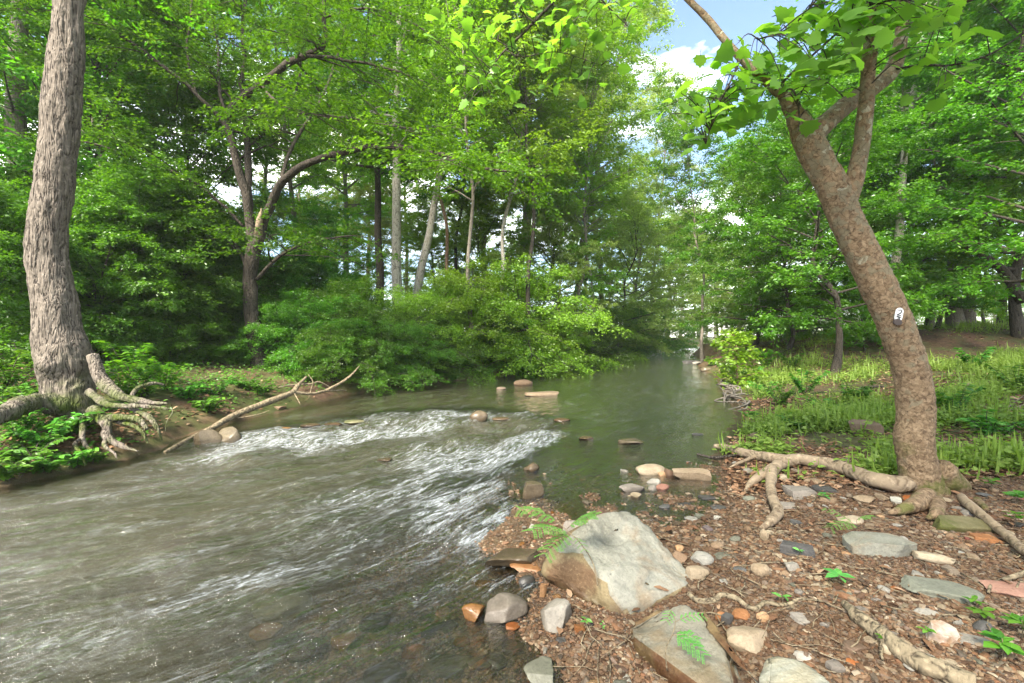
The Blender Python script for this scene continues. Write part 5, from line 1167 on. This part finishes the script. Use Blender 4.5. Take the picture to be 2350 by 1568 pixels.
for i, (x, y, z_, s_, c_, k_) in enumerate(made):
    key = (k_, int(rng.integers(0, 5)))
    if key not in protos: protos[key] = rock_mesh(1000 + len(protos) * 13, k_, 3, (1, 1, 1))
    o = bpy.data.objects.new('stone', protos[key]); C.objects.link(o)
    hz = {'flat': .30, 'chip': .5, 'block': .5, 'round': .6}[k_] * rng.uniform(.75, 1.25)
    o.scale = (s_ * rng.uniform(.9, 1.35), s_ * rng.uniform(.6, 1.0), s_ * hz)
    o.location = (x, y, z_ + s_ * hz * .20); o.rotation_euler = (rng.normal(0, .12), rng.normal(0, .12), rng.uniform(0, 6.28))
    wet_ = z_ < float(creek(np.array([x]), np.array([y]))[5][0]) + .03
    o.material_slots[0].link = 'OBJECT'; o.material_slots[0].material = ST['wet' if wet_ and c_ in ('brown', 'tan') else ('wetorange' if wet_ and c_ in ('orange', 'red') else c_)]
    tag(o, final[i], 'stone', 'loose stones of the creek bed')

# ---- the gravel between them, one mass
gcols = G('gravel_pebbles'); v_ = gcols.attr('var')
gc_ = gcols.ramp(v_, (0, (0.052, 0.028, 0.015)), (.18, (0.125, 0.065, 0.033)), (.34, (0.179, 0.102, 0.055)), (.5, (0.254, 0.169, 0.097)), (.62, (0.217, 0.098, 0.045)), (.7, (0.131, 0.105, 0.075)), (.8, (0.081, 0.058, 0.039)), (.88, (0.355, 0.272, 0.172)), (.95, (0.171, 0.112, 0.081)), (1, (0.457, 0.375, 0.259)))
gc_ = gcols.mix(gcols.ramp(gcols.noise(gcols.wpos(), 1.3, 4, .6), (.42, 0.0), (.6, .55)), gc_, (.085, .046, .022))
GRAVEL = gcols.out(gcols.pbr(gcols.mix(.35, gc_, gcols.ramp(gcols.noise(gcols.wpos(), 60, 3), (.3, .2), (.7, 1.0)), 'MULTIPLY'), .7, None, .35))
V1, T1 = ICO[1]
gv = MB()
def pebbles(x, y, z_, s_, tmpl_seed):
    n = len(x); r2 = np.random.default_rng(tmpl_seed); TV = V1 * (1 + r2.normal(0, .22, (len(V1), 1)))
    sc3 = np.stack([s_ * rng.uniform(.8, 1.4, n), s_ * rng.uniform(.55, 1, n), s_ * rng.uniform(.25, .6, n)], -1) / 2
    a = rng.uniform(0, 6.28, n); t1 = rng.normal(0, .2, n); ca, sa = np.cos(a), np.sin(a)
    L = TV[None] * sc3[:, None]; X1 = L[..., 0] * ca[:, None] - L[..., 1] * sa[:, None]; Y1 = L[..., 0] * sa[:, None] + L[..., 1] * ca[:, None]; Z1 = L[..., 2] + X1 * t1[:, None]
    W = np.stack([X1 + x[:, None], Y1 + y[:, None], Z1 + (z_ + s_ * .10)[:, None]], -1)
    gv.add(W.reshape(-1, 3), None, (T1[None] + (np.arange(n) * len(TV))[:, None, None]).reshape(-1, 3), np.repeat(rng.random(n), len(TV)))
for k in range(8):
    xs, ys, zs, q_ = bar_pts(15000, 1.75, 6.6, .2)
    keep_ = rng.random(len(xs)) < 1.0 - .7 * sst(4.5, 6.4, ys)
    xs, ys, zs = xs[keep_], ys[keep_], zs[keep_]
    s_ = (.006 + .024 * rng.random(len(xs)) ** 2.4 + .03 * rng.random(len(xs)) * (rng.random(len(xs)) > .88)) * (.58 + .11 * ys) * np.clip(1 + .8 * q_[keep_], .45, 1.5)
    pebbles(xs, ys, zs, s_, k)
o = gv.build('gravel', GRAVEL, None, False); o['kind'] = 'stuff'; tag(o, 'reddish brown gravel spread over the right bank bar', 'gravel')
# ---------------------------------------------------------------- ground cover, plants, dead wood
rng = np.random.default_rng(71)
def zone(n, ulo, uhi, dlo, dhi, pw=1.0):
    u = rng.uniform(ulo, uhi, n); d = np.exp(rng.uniform(math.log(dlo), math.log(dhi), n)); x = (u - U0) / F * d
    P_, dl, dr_, ins_, s_, w0 = creek(x, d); return x, d, H(x, d), dl, dr_, ins_
# grass and low weeds of the right bank
gm_ = MB()
x, y, z, dl, dr_, ins_ = zone(150000, 1600, 2480, 4.0, 34)
pn = fbm(p3(x, y, 1, .7), 61, 3); pn2 = fbm(p3(x, y, 2, 2.6), 63, 2)
bare = np.exp(-(((x - 8.3) / 2.2) ** 2 + ((y - 11.4) / 1.6) ** 2)) + np.exp(-(((x - 15.5) / 5) ** 2 + ((y - 16.8) / 1.6) ** 2)) + .6 * np.exp(-(((x - 8.0) / 2.2) ** 2 + ((y - 7.2) / .9) ** 2))
den = sst(4.2, 5.9, y + .8 * pn) * sst(.2, .8, dr_ + .3 * pn2) * np.clip(.24 + 1.35 * pn + .9 * pn2, .01, 1) * (1 - np.clip(1.5 * bare, 0, .97))
k = (~ins_) & (dr_ < dl) & (rng.random(len(x)) < den)
x, y, z, pn = x[k], y[k], z[k], pn[k]; n = len(x)
h_ = rng.uniform(.07, .30, n) * (1 + .5 * np.clip(pn, -1, 1)) * (.8 + .012 * y)
a = rng.uniform(0, 6.28, n); kind_ = rng.random(n)
D = np.stack([np.cos(a) * .55, np.sin(a) * .55, np.ones(n)], -1); N = np.stack([np.cos(a), np.sin(a), np.full(n, .3)], -1)
b = kind_ < .3
vv = np.clip(.35 + .5 * pn + rng.normal(0, .22, n), 0, 1)
leaves(gm_, rng, np.stack([x, y, z - .01], -1)[b], D[b], N[b], h_[b] * 1.35, BLADE, vv[b])
b = ~b
for j in range(3):
    aa = rng.uniform(0, 6.28, b.sum()); D2 = np.stack([np.cos(aa), np.sin(aa), rng.uniform(-.2, .5, b.sum())], -1)
    leaves(gm_, rng, np.stack([x[b] + rng.normal(0, .04, b.sum()), y[b] + rng.normal(0, .04, b.sum()), z[b] + h_[b] * rng.uniform(.1, .9, b.sum())], -1), D2, np.array([0, 0, 1.0]) + rng.normal(0, .35, (b.sum(), 3)), rng.uniform(.035, .095, b.sum()), OVAL, np.clip(vv[b] + .1, 0, 1))
o = gm_.build('grass', LF_GRASS, None, False); o['kind'] = 'stuff'; tag(o, 'bright low grass and weeds covering the right bank', 'grass')
# ground cover on the left bank
gm_ = MB(); x, y, z, dl, dr_, ins_ = zone(90000, -250, 1500, 4.6, 40)
pn = fbm(p3(x, y, 1, .55), 68, 3); pn2 = fbm(p3(x, y, 2, 2.2), 69, 2)
den = sst(.02, .3, dl) * np.clip(.6 + 1.4 * pn + .9 * pn2, 0, 1) * (1 - .8 * sst(1.4, 3.2, dl)) * np.where(dl < .5, .8, 1)
k = (~ins_) & (dl < dr_) & (rng.random(len(x)) < den) & (dl < 9)
x, y, z, pn = x[k], y[k], z[k], pn[k]; n = len(x)
for j in range(2):
    aa = rng.uniform(0, 6.28, n); D2 = np.stack([np.cos(aa), np.sin(aa), rng.uniform(-.3, .5, n)], -1)
    leaves(gm_, rng, np.stack([x + rng.normal(0, .03, n), y + rng.normal(0, .03, n), z + rng.uniform(.01, .16, n)], -1), D2, np.array([0, -.3, 1.0]) + rng.normal(0, .4, (n, 3)), rng.uniform(.035, .085, n), OVAL)
o = gm_.build('ground_cover', LF_VINE, None, False); o['kind'] = 'stuff'; tag(o, 'patches of small leafed green plants carpeting the left bank', 'ground cover')
# fallen leaves
lg = G('dead_leaves'); LITTER = lg.out(lg.pbr(lg.ramp(lg.attr('var'), (0, (.06, .03, .017)), (.4, (.15, .078, .04)), (.75, (.24, .135, .075)), (1, (.36, .24, .15))), .85, None, .2))
gm_ = MB()
for rg, cnt in (((-250, 1300, 4.8, 18), 30000), ((1650, 2480, 4.2, 24), 30000), ((1200, 2480, 1.9, 5.2), 800)):
    x, y, z, dl, dr_, ins_ = zone(cnt, *rg)
    k = (~ins_) & (np.minimum(dl, dr_) > .12) & (rng.random(len(x)) < np.clip(.5 + fbm(p3(x, y, 7, .8), 66, 3), 0, 1))
    x, y, z = x[k], y[k], z[k]; n = len(x); aa = rng.uniform(0, 6.28, n)
    leaves(gm_, rng, np.stack([x, y, z + rng.uniform(.004, .03, n)], -1), np.stack([np.cos(aa), np.sin(aa), rng.normal(0, .25, n)], -1), np.array([0, 0, 1.0]) + rng.normal(0, .35, (n, 3)), rng.uniform(.04, .10, n), OVAL)
o = gm_.build('leaf_litter', LITTER, None, False); o['kind'] = 'stuff'; tag(o, 'brown dead leaves strewn over both banks', 'fallen leaves')

tw = MB()
for i in range(420):
    g_ = (rng.uniform(1230, 2450), math.exp(rng.uniform(math.log(2.0), math.log(9)))); x = (g_[0] - U0) / F * g_[1]
    P_, dl, dr_, ins_, s_, w0 = creek(np.array([x]), np.array([g_[1]]))
    if ins_[0] or dl[0] < dr_[0]: continue
    a = rng.uniform(0, 6.28); l = rng.uniform(.06, .28); r0_ = rng.uniform(.0015, .0045); q = np.linspace(-.5, .5, 4)
    X_ = x + np.cos(a) * l * q + rng.normal(0, .01, 4); Y_ = g_[1] + np.sin(a) * l * q + rng.normal(0, .01, 4)
    tw.add(*tube(np.stack([X_, Y_, H(X_, Y_) + r0_ + .012 + rng.uniform(0, .015)], -1), [r0_, r0_, r0_ * .8, r0_ * .5], 4))
o = tw.build('twig_litter', BK_DRIFT); o['kind'] = 'stuff'; tag(o, 'small broken twigs scattered over gravel and grass', 'twigs')

# leafy plants under the oak and along the left waterline
def leafy(seed, nst_, ht, sp, leaf, mat_leaf, tpl=OVAL, per=13, arch=.5):
    r = np.random.default_rng(seed); st_, fo = MB(), MB()
    for i in range(nst_):
        a = r.uniform(0, 6.28); l = ht * r.uniform(.55, 1.1); k = np.linspace(0, 1, 7)[:, None]; d = np.array([math.cos(a) * sp, math.sin(a) * sp, 1.0])
        b = np.array([r.normal(0, .04), r.normal(0, .04), -.02]); S = b + d * l * k - np.array([0, 0, arch * l]) * k ** 2.2
        st_.add(*tube(S, np.linspace(.006, .002, 7), 4, cap=False))
        for q in np.linspace(.15, 1, per):
            p_, t_ = along(S, q)
            for s_ in (-1, 1):
                az = math.atan2(t_[1], t_[0]) + s_ * r.uniform(.7, 1.5)
                leaves(fo, r, p_[None], np.array([[math.cos(az), math.sin(az), r.uniform(-.35, .2)]]), (np.array([0, 0, 1.0]) + r.normal(0, .3, 3))[None], np.array([leaf * r.uniform(.6, 1.2)]), tpl)
    return st_.mesh('stems', BK_DARK), fo.mesh('leaves', mat_leaf, False)
LPV = [leafy(1, 12, .42, .6, .075, LF_VINE), leafy(2, 14, .55, .75, .085, LF_VINE), leafy(3, 10, .8, .45, .10, LF_VINE, per=16, arch=.3), leafy(4, 9, 1.0, .5, .12, LF_MID, per=15, arch=.35)]
def plantlet(kind, pos, sc, rot, label, group=None, nm='leafy_plant'):
    t = thing(nm, label, 'plant', pos, rot, group, sc); a, b = LPV[kind]; child('stems', a, t); child('leaves', b, t); return t
GP = 'leafy plants on the bank below the oak'
for kd, u, v, sc, lb in [(1, 60, 925, 1.0, 'bright leafy plant left of the oak base on its root'), (1, 12, 910, 1.0, 'bright leafy plant at the left edge above the thick root'), (1, 150, 1000, 1.15, 'dense leafy plant directly below the oak burl'), (0, 195, 985, .9, 'small leafy plant against the oak roots'), (2, 105, 1035, .8, 'tall stemmed leafy plant below the thick left root'), (0, 60, 1060, 1.2, 'low leafy plant in the middle of the bank slope'),
                         (0, 20, 1095, 1.2, 'low leafy plant in the bottom left bank corner'), (1, 95, 1085, .9, 'leafy plant overhanging the water below the oak'), (0, 165, 1070, 1.0, 'low leafy plant beside the root tips at the water'), (0, 215, 1060, .7, 'small tuft of leaves right at the lowest root tip'), (2, 40, 1010, .7, 'tall stemmed leafy plant at the left picture edge')]:
    plantlet(kd, gnd(u, v), sc, u * .7, lb, GP)
for kd, u, v, sc, lb in [(1, 300, 905, .8, 'leafy plant behind the highest oak root'), (0, 425, 915, 1.2, 'low leafy plant between the oak roots and the forked grey branch'), (0, 490, 905, 1.2, 'low leafy plant below the forked grey branch'), (1, 560, 890, .9, 'leafy plant up the slope behind the fallen branch'), (0, 600, 905, 1.3, 'low leafy plant just above the fallen branch'), (0, 470, 945, 1.2, 'low leafy plant nearest the water left of the fallen branch'), (1, 660, 862, .9, 'leafy plant above the fork of the fallen branch')]:
    plantlet(kd, gnd(u, v), sc, u * .7, lb, 'small plants on the left bank slope')
GQ = 'broad leafed plants behind the oak roots'
for kd, u, d, sc, lb in [(3, 290, 7.4, .95, 'broad leafed plant just right of the oak trunk'), (3, 335, 7.8, 1.0, 'broad leafed plant in the middle behind the oak roots'), (3, 385, 8.4, .9, 'broad leafed plant farthest right behind the oak roots'), (3, 310, 8.8, 1.2, 'taller broad leafed plant in the shade behind'), (3, 20, 7.0, 1.0, 'broad leafed plant left of the oak near the edge')]:
    x_0 = (u - U0) / F * d; plantlet(kd, (x_0, d, h1(x_0, d)), sc, u, lb, GQ)
# light green sapling and weeds by the right waterline
x_0, d_0 = (1690 - U0) / F * 13.2, 13.2
t = thing('sapling', 'light green young sapling standing at the right water edge', 'sapling', (x_0, d_0, h1(x_0, d_0)))
r_ = np.random.default_rng(8); wd, cr_ = gen_tree(77, 1.75, .035, .12, .62, 22, .13, 6, dens=5, slen=.3, ntw=4, tlen=.2, elev=(5, 60), tpl=OVAL)
wd.build('trunk', BK_RUST, t); cr_.build('crown', LF_LIME, t, False)
for kd, u, v, sc, lb in [(2, 1660, 862, 1.1, 'leafy weed left of the light green sapling'), (2, 1725, 880, 1.0, 'leafy weed right of the light green sapling'), (1, 1760, 905, 1.1, 'bright weed clump on the edge of the grass'), (1, 1640, 838, 1.4, 'leafy weed beside the slim waterside tree'), (2, 1810, 850, 1.2, 'weed clump amid the grass left of the bare soil'), (1, 1720, 960, .6, 'small weed above the stony water edge')]:
    plantlet(kd, gnd(u, v), sc, u, lb, 'weeds along the right waterline')

for kd, u, v, sc, lb in [(2, 1790, 930, .9, 'tall weed clump nearest the washed out roots'), (2, 1850, 905, 1.1, 'tall weed clump before the bare brown soil'), (1, 1900, 945, 1.0, 'broad weed clump by the dark dead limb'), (2, 1965, 935, 1.0, 'tall weed clump left of the sycamore stem'), (1, 1830, 985, .8, 'low weed clump left of the tilted brown rock'), (2, 2190, 960, 1.0, 'tall weed clump right of the sycamore stem'), (1, 2280, 1000, 1.0, 'broad weed clump near the twig tangle'), (2, 2240, 850, 1.2, 'tall weed clump below the leafy bank at the right'), (3, 1760, 845, 1.2, 'bushy weed behind the light green sapling'), (2, 2330, 900, 1.0, 'tall weed clump at the right edge')]:
    plantlet(kd, gnd(u, v), sc, u, lb, 'weed clumps in the right bank grass')

# feathery seedlings
def feather(label, base, stem, fronds, r0=.004, sc=1.0):
    t = thing('feathery_seedling', label, 'plant', base); st_, fo = MB(), MB(); r = np.random.default_rng(len(label)); base = np.array(base)
    S = cat(stem, 16); st_.add(*tube(S, np.linspace(r0, r0 * .5, 16), 5))
    for o_, tip, npn, pl in fronds:
        o_, tip = np.array(o_), np.array(tip); k = np.linspace(0, 1, 10)[:, None]; ln = np.linalg.norm(tip - o_)
        Rx = o_ + (tip - o_) * k + np.array([0, 0, .16 * ln]) * (k * (1 - k)) * 4 * .6
        st_.add(*tube(Rx, np.linspace(.002, .001, 10), 4, cap=False)); d = nrm(tip - o_); s0 = nrm(np.cross(d, [0, 0, 1.0]))
        for q in np.linspace(.2, 1, npn):
            p_, tt = along(Rx, q)
            for sg in (-1, 1):
                pd = nrm(s0 * sg + tt * .55 + np.array([0, 0, r.uniform(-.25, .05)])); L_ = pl * (1 - .35 * abs(q - .5)) * r.uniform(.9, 1.1)
                kk = np.linspace(.06, 1, 12); PP = p_ + pd * (L_ * kk)[:, None] + np.array([0, 0, -.12 * L_]) * (kk ** 2)[:, None]
                sd2 = nrm(np.cross(pd, [0, 0, 1.0]))
                for s2 in (-1, 1):
                    leaves(fo, r, PP, np.tile(sd2 * s2 + pd * .6, (12, 1)), np.array([0, 0, 1.0]) + r.normal(0, .15, (12, 3)), np.full(12, L_ * .17), OVAL, np.clip(r.normal(.5, .15, 12), 0, 1))
    st_.build('stem', BK_DRIFT, t, True, base); fo.build('leaves', LF_MIM, t, False, base)
b = gnd(1352, 1362); b = at(1372, 1345, 2.56)
feather('large feathery seedling overhanging the left side of the biggest boulder', b,
        [b, at(1360, 1290, 2.62), at(1328, 1242, 2.68), at(1305, 1222, 2.72), at(1275, 1190, 2.78)],
        [(at(1290, 1208, 2.74), at(1196, 1168, 2.74), 8, .085), (at(1300, 1215, 2.74), at(1362, 1182, 2.68), 8, .08), (at(1308, 1226, 2.72), at(1226, 1216, 2.58), 7, .085), (at(1310, 1228, 2.7), at(1252, 1268, 2.5), 7, .075), (at(1318, 1234, 2.68), at(1340, 1260, 2.55), 4, .035)])
b = gnd(1530, 1545)
b = at(1531, 1540, 2.0)
feather('feathery seedling growing up in front of the whitish slab', b,
        [b, at(1528, 1490, 2.0), at(1542, 1460, 2.03), at(1550, 1425, 2.06), at(1538, 1400, 2.08)],
        [(at(1543, 1458, 2.03), at(1612, 1500, 1.94), 6, .055), (at(1543, 1458, 2.03), at(1600, 1466, 2.0), 6, .05), (at(1550, 1428, 2.06), at(1610, 1412, 2.05), 6, .035), (at(1543, 1400, 2.08), at(1530, 1422, 2.04), 4, .03)], .003)
b = gnd(1962, 1245)
feather('faint feathery seedling at the left of the large faceted stone', b,
        [b, b + np.array([0, -.02, .1]), b + np.array([-.02, -.04, .17])],
        [(b + np.array([-.01, -.03, .13]), b + np.array([-.22, -.08, .14]), 7, .06), (b + np.array([-.02, -.04, .17]), b + np.array([.02, -.10, .22]), 6, .05), (b + np.array([-.01, -.03, .12]), b + np.array([-.14, .08, .20]), 6, .055)], .003)
def seedling(label, u, v, ls, nl_, mat_=LF_MIM, ht=.07):
    b = gnd(u, v); t = thing('seedling', label, 'plant', b); fo, st_ = MB(), MB(); r = np.random.default_rng(int(u)); st_.add(*tube(np.array([b, b + np.array([.004, 0, ht * .6]), b + np.array([0, 0, ht])]), [.002, .002, .0015], 4))
    for i in range(nl_):
        a = i * 2.4 + r.uniform(-.3, .3); leaves(fo, r, (b + np.array([0, 0, ht * r.uniform(.6, 1)]))[None], np.array([[math.cos(a), math.sin(a), r.uniform(-.1, .35)]]), np.array([[0, 0, 1.0]]) + r.normal(0, .2, (1, 3)), np.array([ls * r.uniform(.7, 1.1)]), OVAL)
    st_.build('stem', BK_DRIFT, t, True, b); fo.build('leaves', mat_, t, False, b)
for a in [('four leafed pale seedling alone on the bare gravel', 1925, 1345, .09, 5), ('tiny seedling on the gravel in front of the biggest boulder', 1345, 1450, .035, 6), ('tiny seedling right of the brownish grey stone', 1382, 1458, .025, 4), ('bright leafy tuft in the lower right corner', 2300, 1520, .10, 12, LF_VINE, .10), ('small leafy tuft above the lower right corner', 2255, 1430, .06, 8, LF_VINE), ('little seedling near the dark rectangular block', 1835, 1282, .04, 4), ('little seedling beside the white quartz stone', 2128, 1478, .04, 6, LF_VINE),
          ('pale seedling among stones under the arching root', 1890, 1150, .07, 7), ('single light leaf tuft by the thin wavy root', 1795, 1392, .05, 3), ('small green tuft on the driftwood log', 2030, 1490, .04, 6, LF_VINE), ('weed tuft right of the pale straight root', 2330, 1215, .09, 9, LF_VINE, .12), ('small leafy tuft left of the reddish boulder', 2238, 1405, .05, 6, LF_VINE), ('weed tuft on the gravel right of the sycamore', 2275, 1130, .09, 10, LF_VINE, .12), ('weed tuft at the right edge behind the sycamore', 2335, 1160, .09, 9, LF_VINE, .1), ('leafy tuft at the very right bottom edge', 2345, 1470, .08, 9, LF_VINE, .09)]: seedling(*a)

# ---- dead wood
def wood_thing(name, label, cat_, parts, mat_, group=None, n=50, sides=10, bump=.2):
    base = np.array(parts[0][0][0]); t = thing(name, label, cat_, base, 0, group)
    for i, (P, R) in enumerate(parts):
        m = MB(); m.add(*smooth_tube(P, R, n if i == 0 else 24, sides if i == 0 else 7, bump, 9, i + len(label))); m.build('stem' if i == 0 else 'side_branch', mat_, t, True, base)
    return t
A_ = lambda *p: np.array([at(*q) for q in p])
wood_thing('fallen_branch', 'long fallen branch sloping from the left bank into the stream', 'branch', [
  (A_((380, 1038, 6.3), (420, 1016, 6.7), (456, 998, 7.05), (487, 982, 7.3), (541, 952, 7.9), (602, 928, 8.5), (639, 914, 8.9), (672, 900, 9.3), (683, 886, 9.5), (704, 864, 9.8)), [.03, .035, .04, .045, .055, .06, .06, .055, .045, .02]),
  (A_((672, 900, 9.3), (715, 904, 9.6), (750, 897, 10), (795, 896, 10.4)), [.035, .03, .03, .012]), (A_((745, 898, 10), (780, 880, 10.2), (805, 862, 10.4), (825, 840, 10.6)), [.035, .03, .025, .008]),
  (A_((640, 889, 9.3), (672, 884, 9.6), (715, 881, 9.8), (733, 877, 9.9), (760, 890, 10.1)), [.01, .022, .022, .02, .01]), (A_((708, 860, 9.7), (718, 876, 9.7), (714, 894, 9.7), (708, 914, 9.6)), [.008, .014, .012, .006]), (A_((676, 904, 9.2), (684, 918, 9.1), (689, 928, 9.0)), [.012, .009, .005]), (A_((545, 960, 7.9), (590, 952, 8.1), (620, 942, 8.3)), [.012, .01, .005]), (A_((652, 880, 9.4), (650, 868, 9.5), (648, 858, 9.5)), [.008, .007, .004])], BK_DRIFT)
D_ = lambda l, *p: np.array([gnd(u, v) + np.array([0, 0, l]) for u, v in p])
wood_thing('driftwood_log', 'long weathered driftwood log lying in the lower right', 'log', [(D_(.03, (1938, 1398), (1968, 1428), (2010, 1462), (2055, 1496), (2110, 1535), (2170, 1562), (2240, 1590)), [.018, .03, .034, .036, .04, .042, .04]), (D_(.03, (2030, 1482), (2022, 1510), (2026, 1530)), [.012, .008, .004])], BK_DRIFT, None, 90, 14, .3)
wood_thing('wavy_root', 'thin wavy root lying over the gravel behind the tan boulder', 'root', [(D_(.012, (1580, 1368), (1602, 1384), (1640, 1382), (1655, 1371), (1690, 1378), (1712, 1396), (1735, 1402), (1756, 1388), (1790, 1394), (1815, 1390), (1838, 1380), (1885, 1386)), [.012, .016, .015, .015, .014, .013, .012, .012, .011, .01, .009, .004])], BK_DRIFT, None, 90, 9, .15)
wood_thing('fallen_branch', 'forked grey branch lying on the left bank slope', 'branch', [(D_(.05, (420, 902), (455, 885), (480, 876), (530, 872), (560, 870)), [.02, .022, .02, .018, .01]), (D_(.08, (455, 884), (490, 868), (535, 855)), [.016, .014, .006]), (D_(.05, (415, 888), (450, 886), (475, 880)), [.006, .01, .008])], BK_DRIFT)
wood_thing('dead_branch', 'brown dead limb lying in the grass right of the sycamore', 'branch', [(D_(.05, (2148, 905), (2190, 900), (2225, 888), (2275, 885)), [.02, .05, .045, .02]), (D_(.05, (2190, 898), (2165, 890)), [.02, .008])], BK_DRIFT)
wood_thing('dead_branch', 'dark dead limb lying in the grass left of the sycamore', 'branch', [(D_(.05, (1955, 903), (1990, 894), (2030, 892)), [.02, .035, .02])], BK_DARK)
wood_thing('dead_branch', 'tangle of thin dead twigs at the right edge beyond the gravel', 'branch', [(D_(.04, (2240, 945), (2290, 955), (2350, 935)), [.008, .02, .012]), (D_(.06, (2270, 965), (2310, 945), (2350, 915)), [.008, .012, .006]), (D_(.08, (2215, 930), (2260, 945), (2300, 968)), [.006, .01, .006])], BK_DRIFT)
wood_thing('stick', 'pale curved stick beside the reddish boulder', 'stick', [(D_(.02, (2268, 1368), (2278, 1350), (2310, 1338), (2360, 1320)), [.006, .012, .014, .012])], BK_DRIFT)
wood_thing('stick', 'short thin stick under the wide flat green stone', 'stick', [(D_(.012, (2215, 1388), (2240, 1402), (2262, 1415)), [.008, .01, .006])], BK_DRIFT)
wood_thing('stick', 'dark floating stick by the water before the root ends', 'stick', [(D_(.03, (1600, 1048), (1640, 1056), (1690, 1050)), [.012, .022, .012])], BK_DARK)
# washed out roots at the right water edge
parts = []
r_ = np.random.default_rng(12)
for i in range(15):
    q_ = np.array([r_.uniform(0, .55), 0]); q_[1] = q_[0] + r_.uniform(.25, .5)
    L_ = []
    for s_ in np.linspace(q_[0], q_[1], 6):
        u, v = np.interp(s_, [0, .5, 1], [1650, 1672, 1700]) + r_.normal(0, 5), np.interp(s_, [0, .5, 1], [878, 905, 965])
        g_ = gnd(u + 8, v); L_.append(g_ + np.array([r_.normal(0, .12), r_.normal(0, .2), r_.uniform(-.03, .16)]))
    parts.append((np.array(L_), np.array([.03, .035, .03, .024, .016, .006]) * r_.uniform(.4, 1.1)))
wood_thing('exposed_roots', 'tangle of washed out roots at the right water edge', 'roots', parts, BK_GREY)

# ---------------------------------------------------------------- hazy air
hz = G('hazy_air'); vp = hz.t.nodes.new('ShaderNodeVolumePrincipled'); vp.inputs['Color'].default_value = (.93, .96, .97, 1); vp.inputs['Density'].default_value = .0007; vp.inputs['Anisotropy'].default_value = .2
ho = hz.t.nodes.new('ShaderNodeOutputMaterial'); hz.t.links.new(vp.outputs[0], ho.inputs['Volume'])
zmin = float(min(v.co.z for v in ground.data.vertices)) - 1.0
bm = bmesh.new(); bmesh.ops.create_cube(bm, size=1)
for v in bm.verts: v.co = (v.co.x * 500, 125 + v.co.y * 380, (zmin if v.co.z < 0 else 46.0))
me = bpy.data.meshes.new('haze'); bm.to_mesh(me); bm.free(); me.materials.append(hz.m); haze = bpy.data.objects.new('haze', me); C.objects.link(haze)
haze['kind'] = 'stuff'; tag(haze, 'thin pale haze in the air along the creek', 'haze')
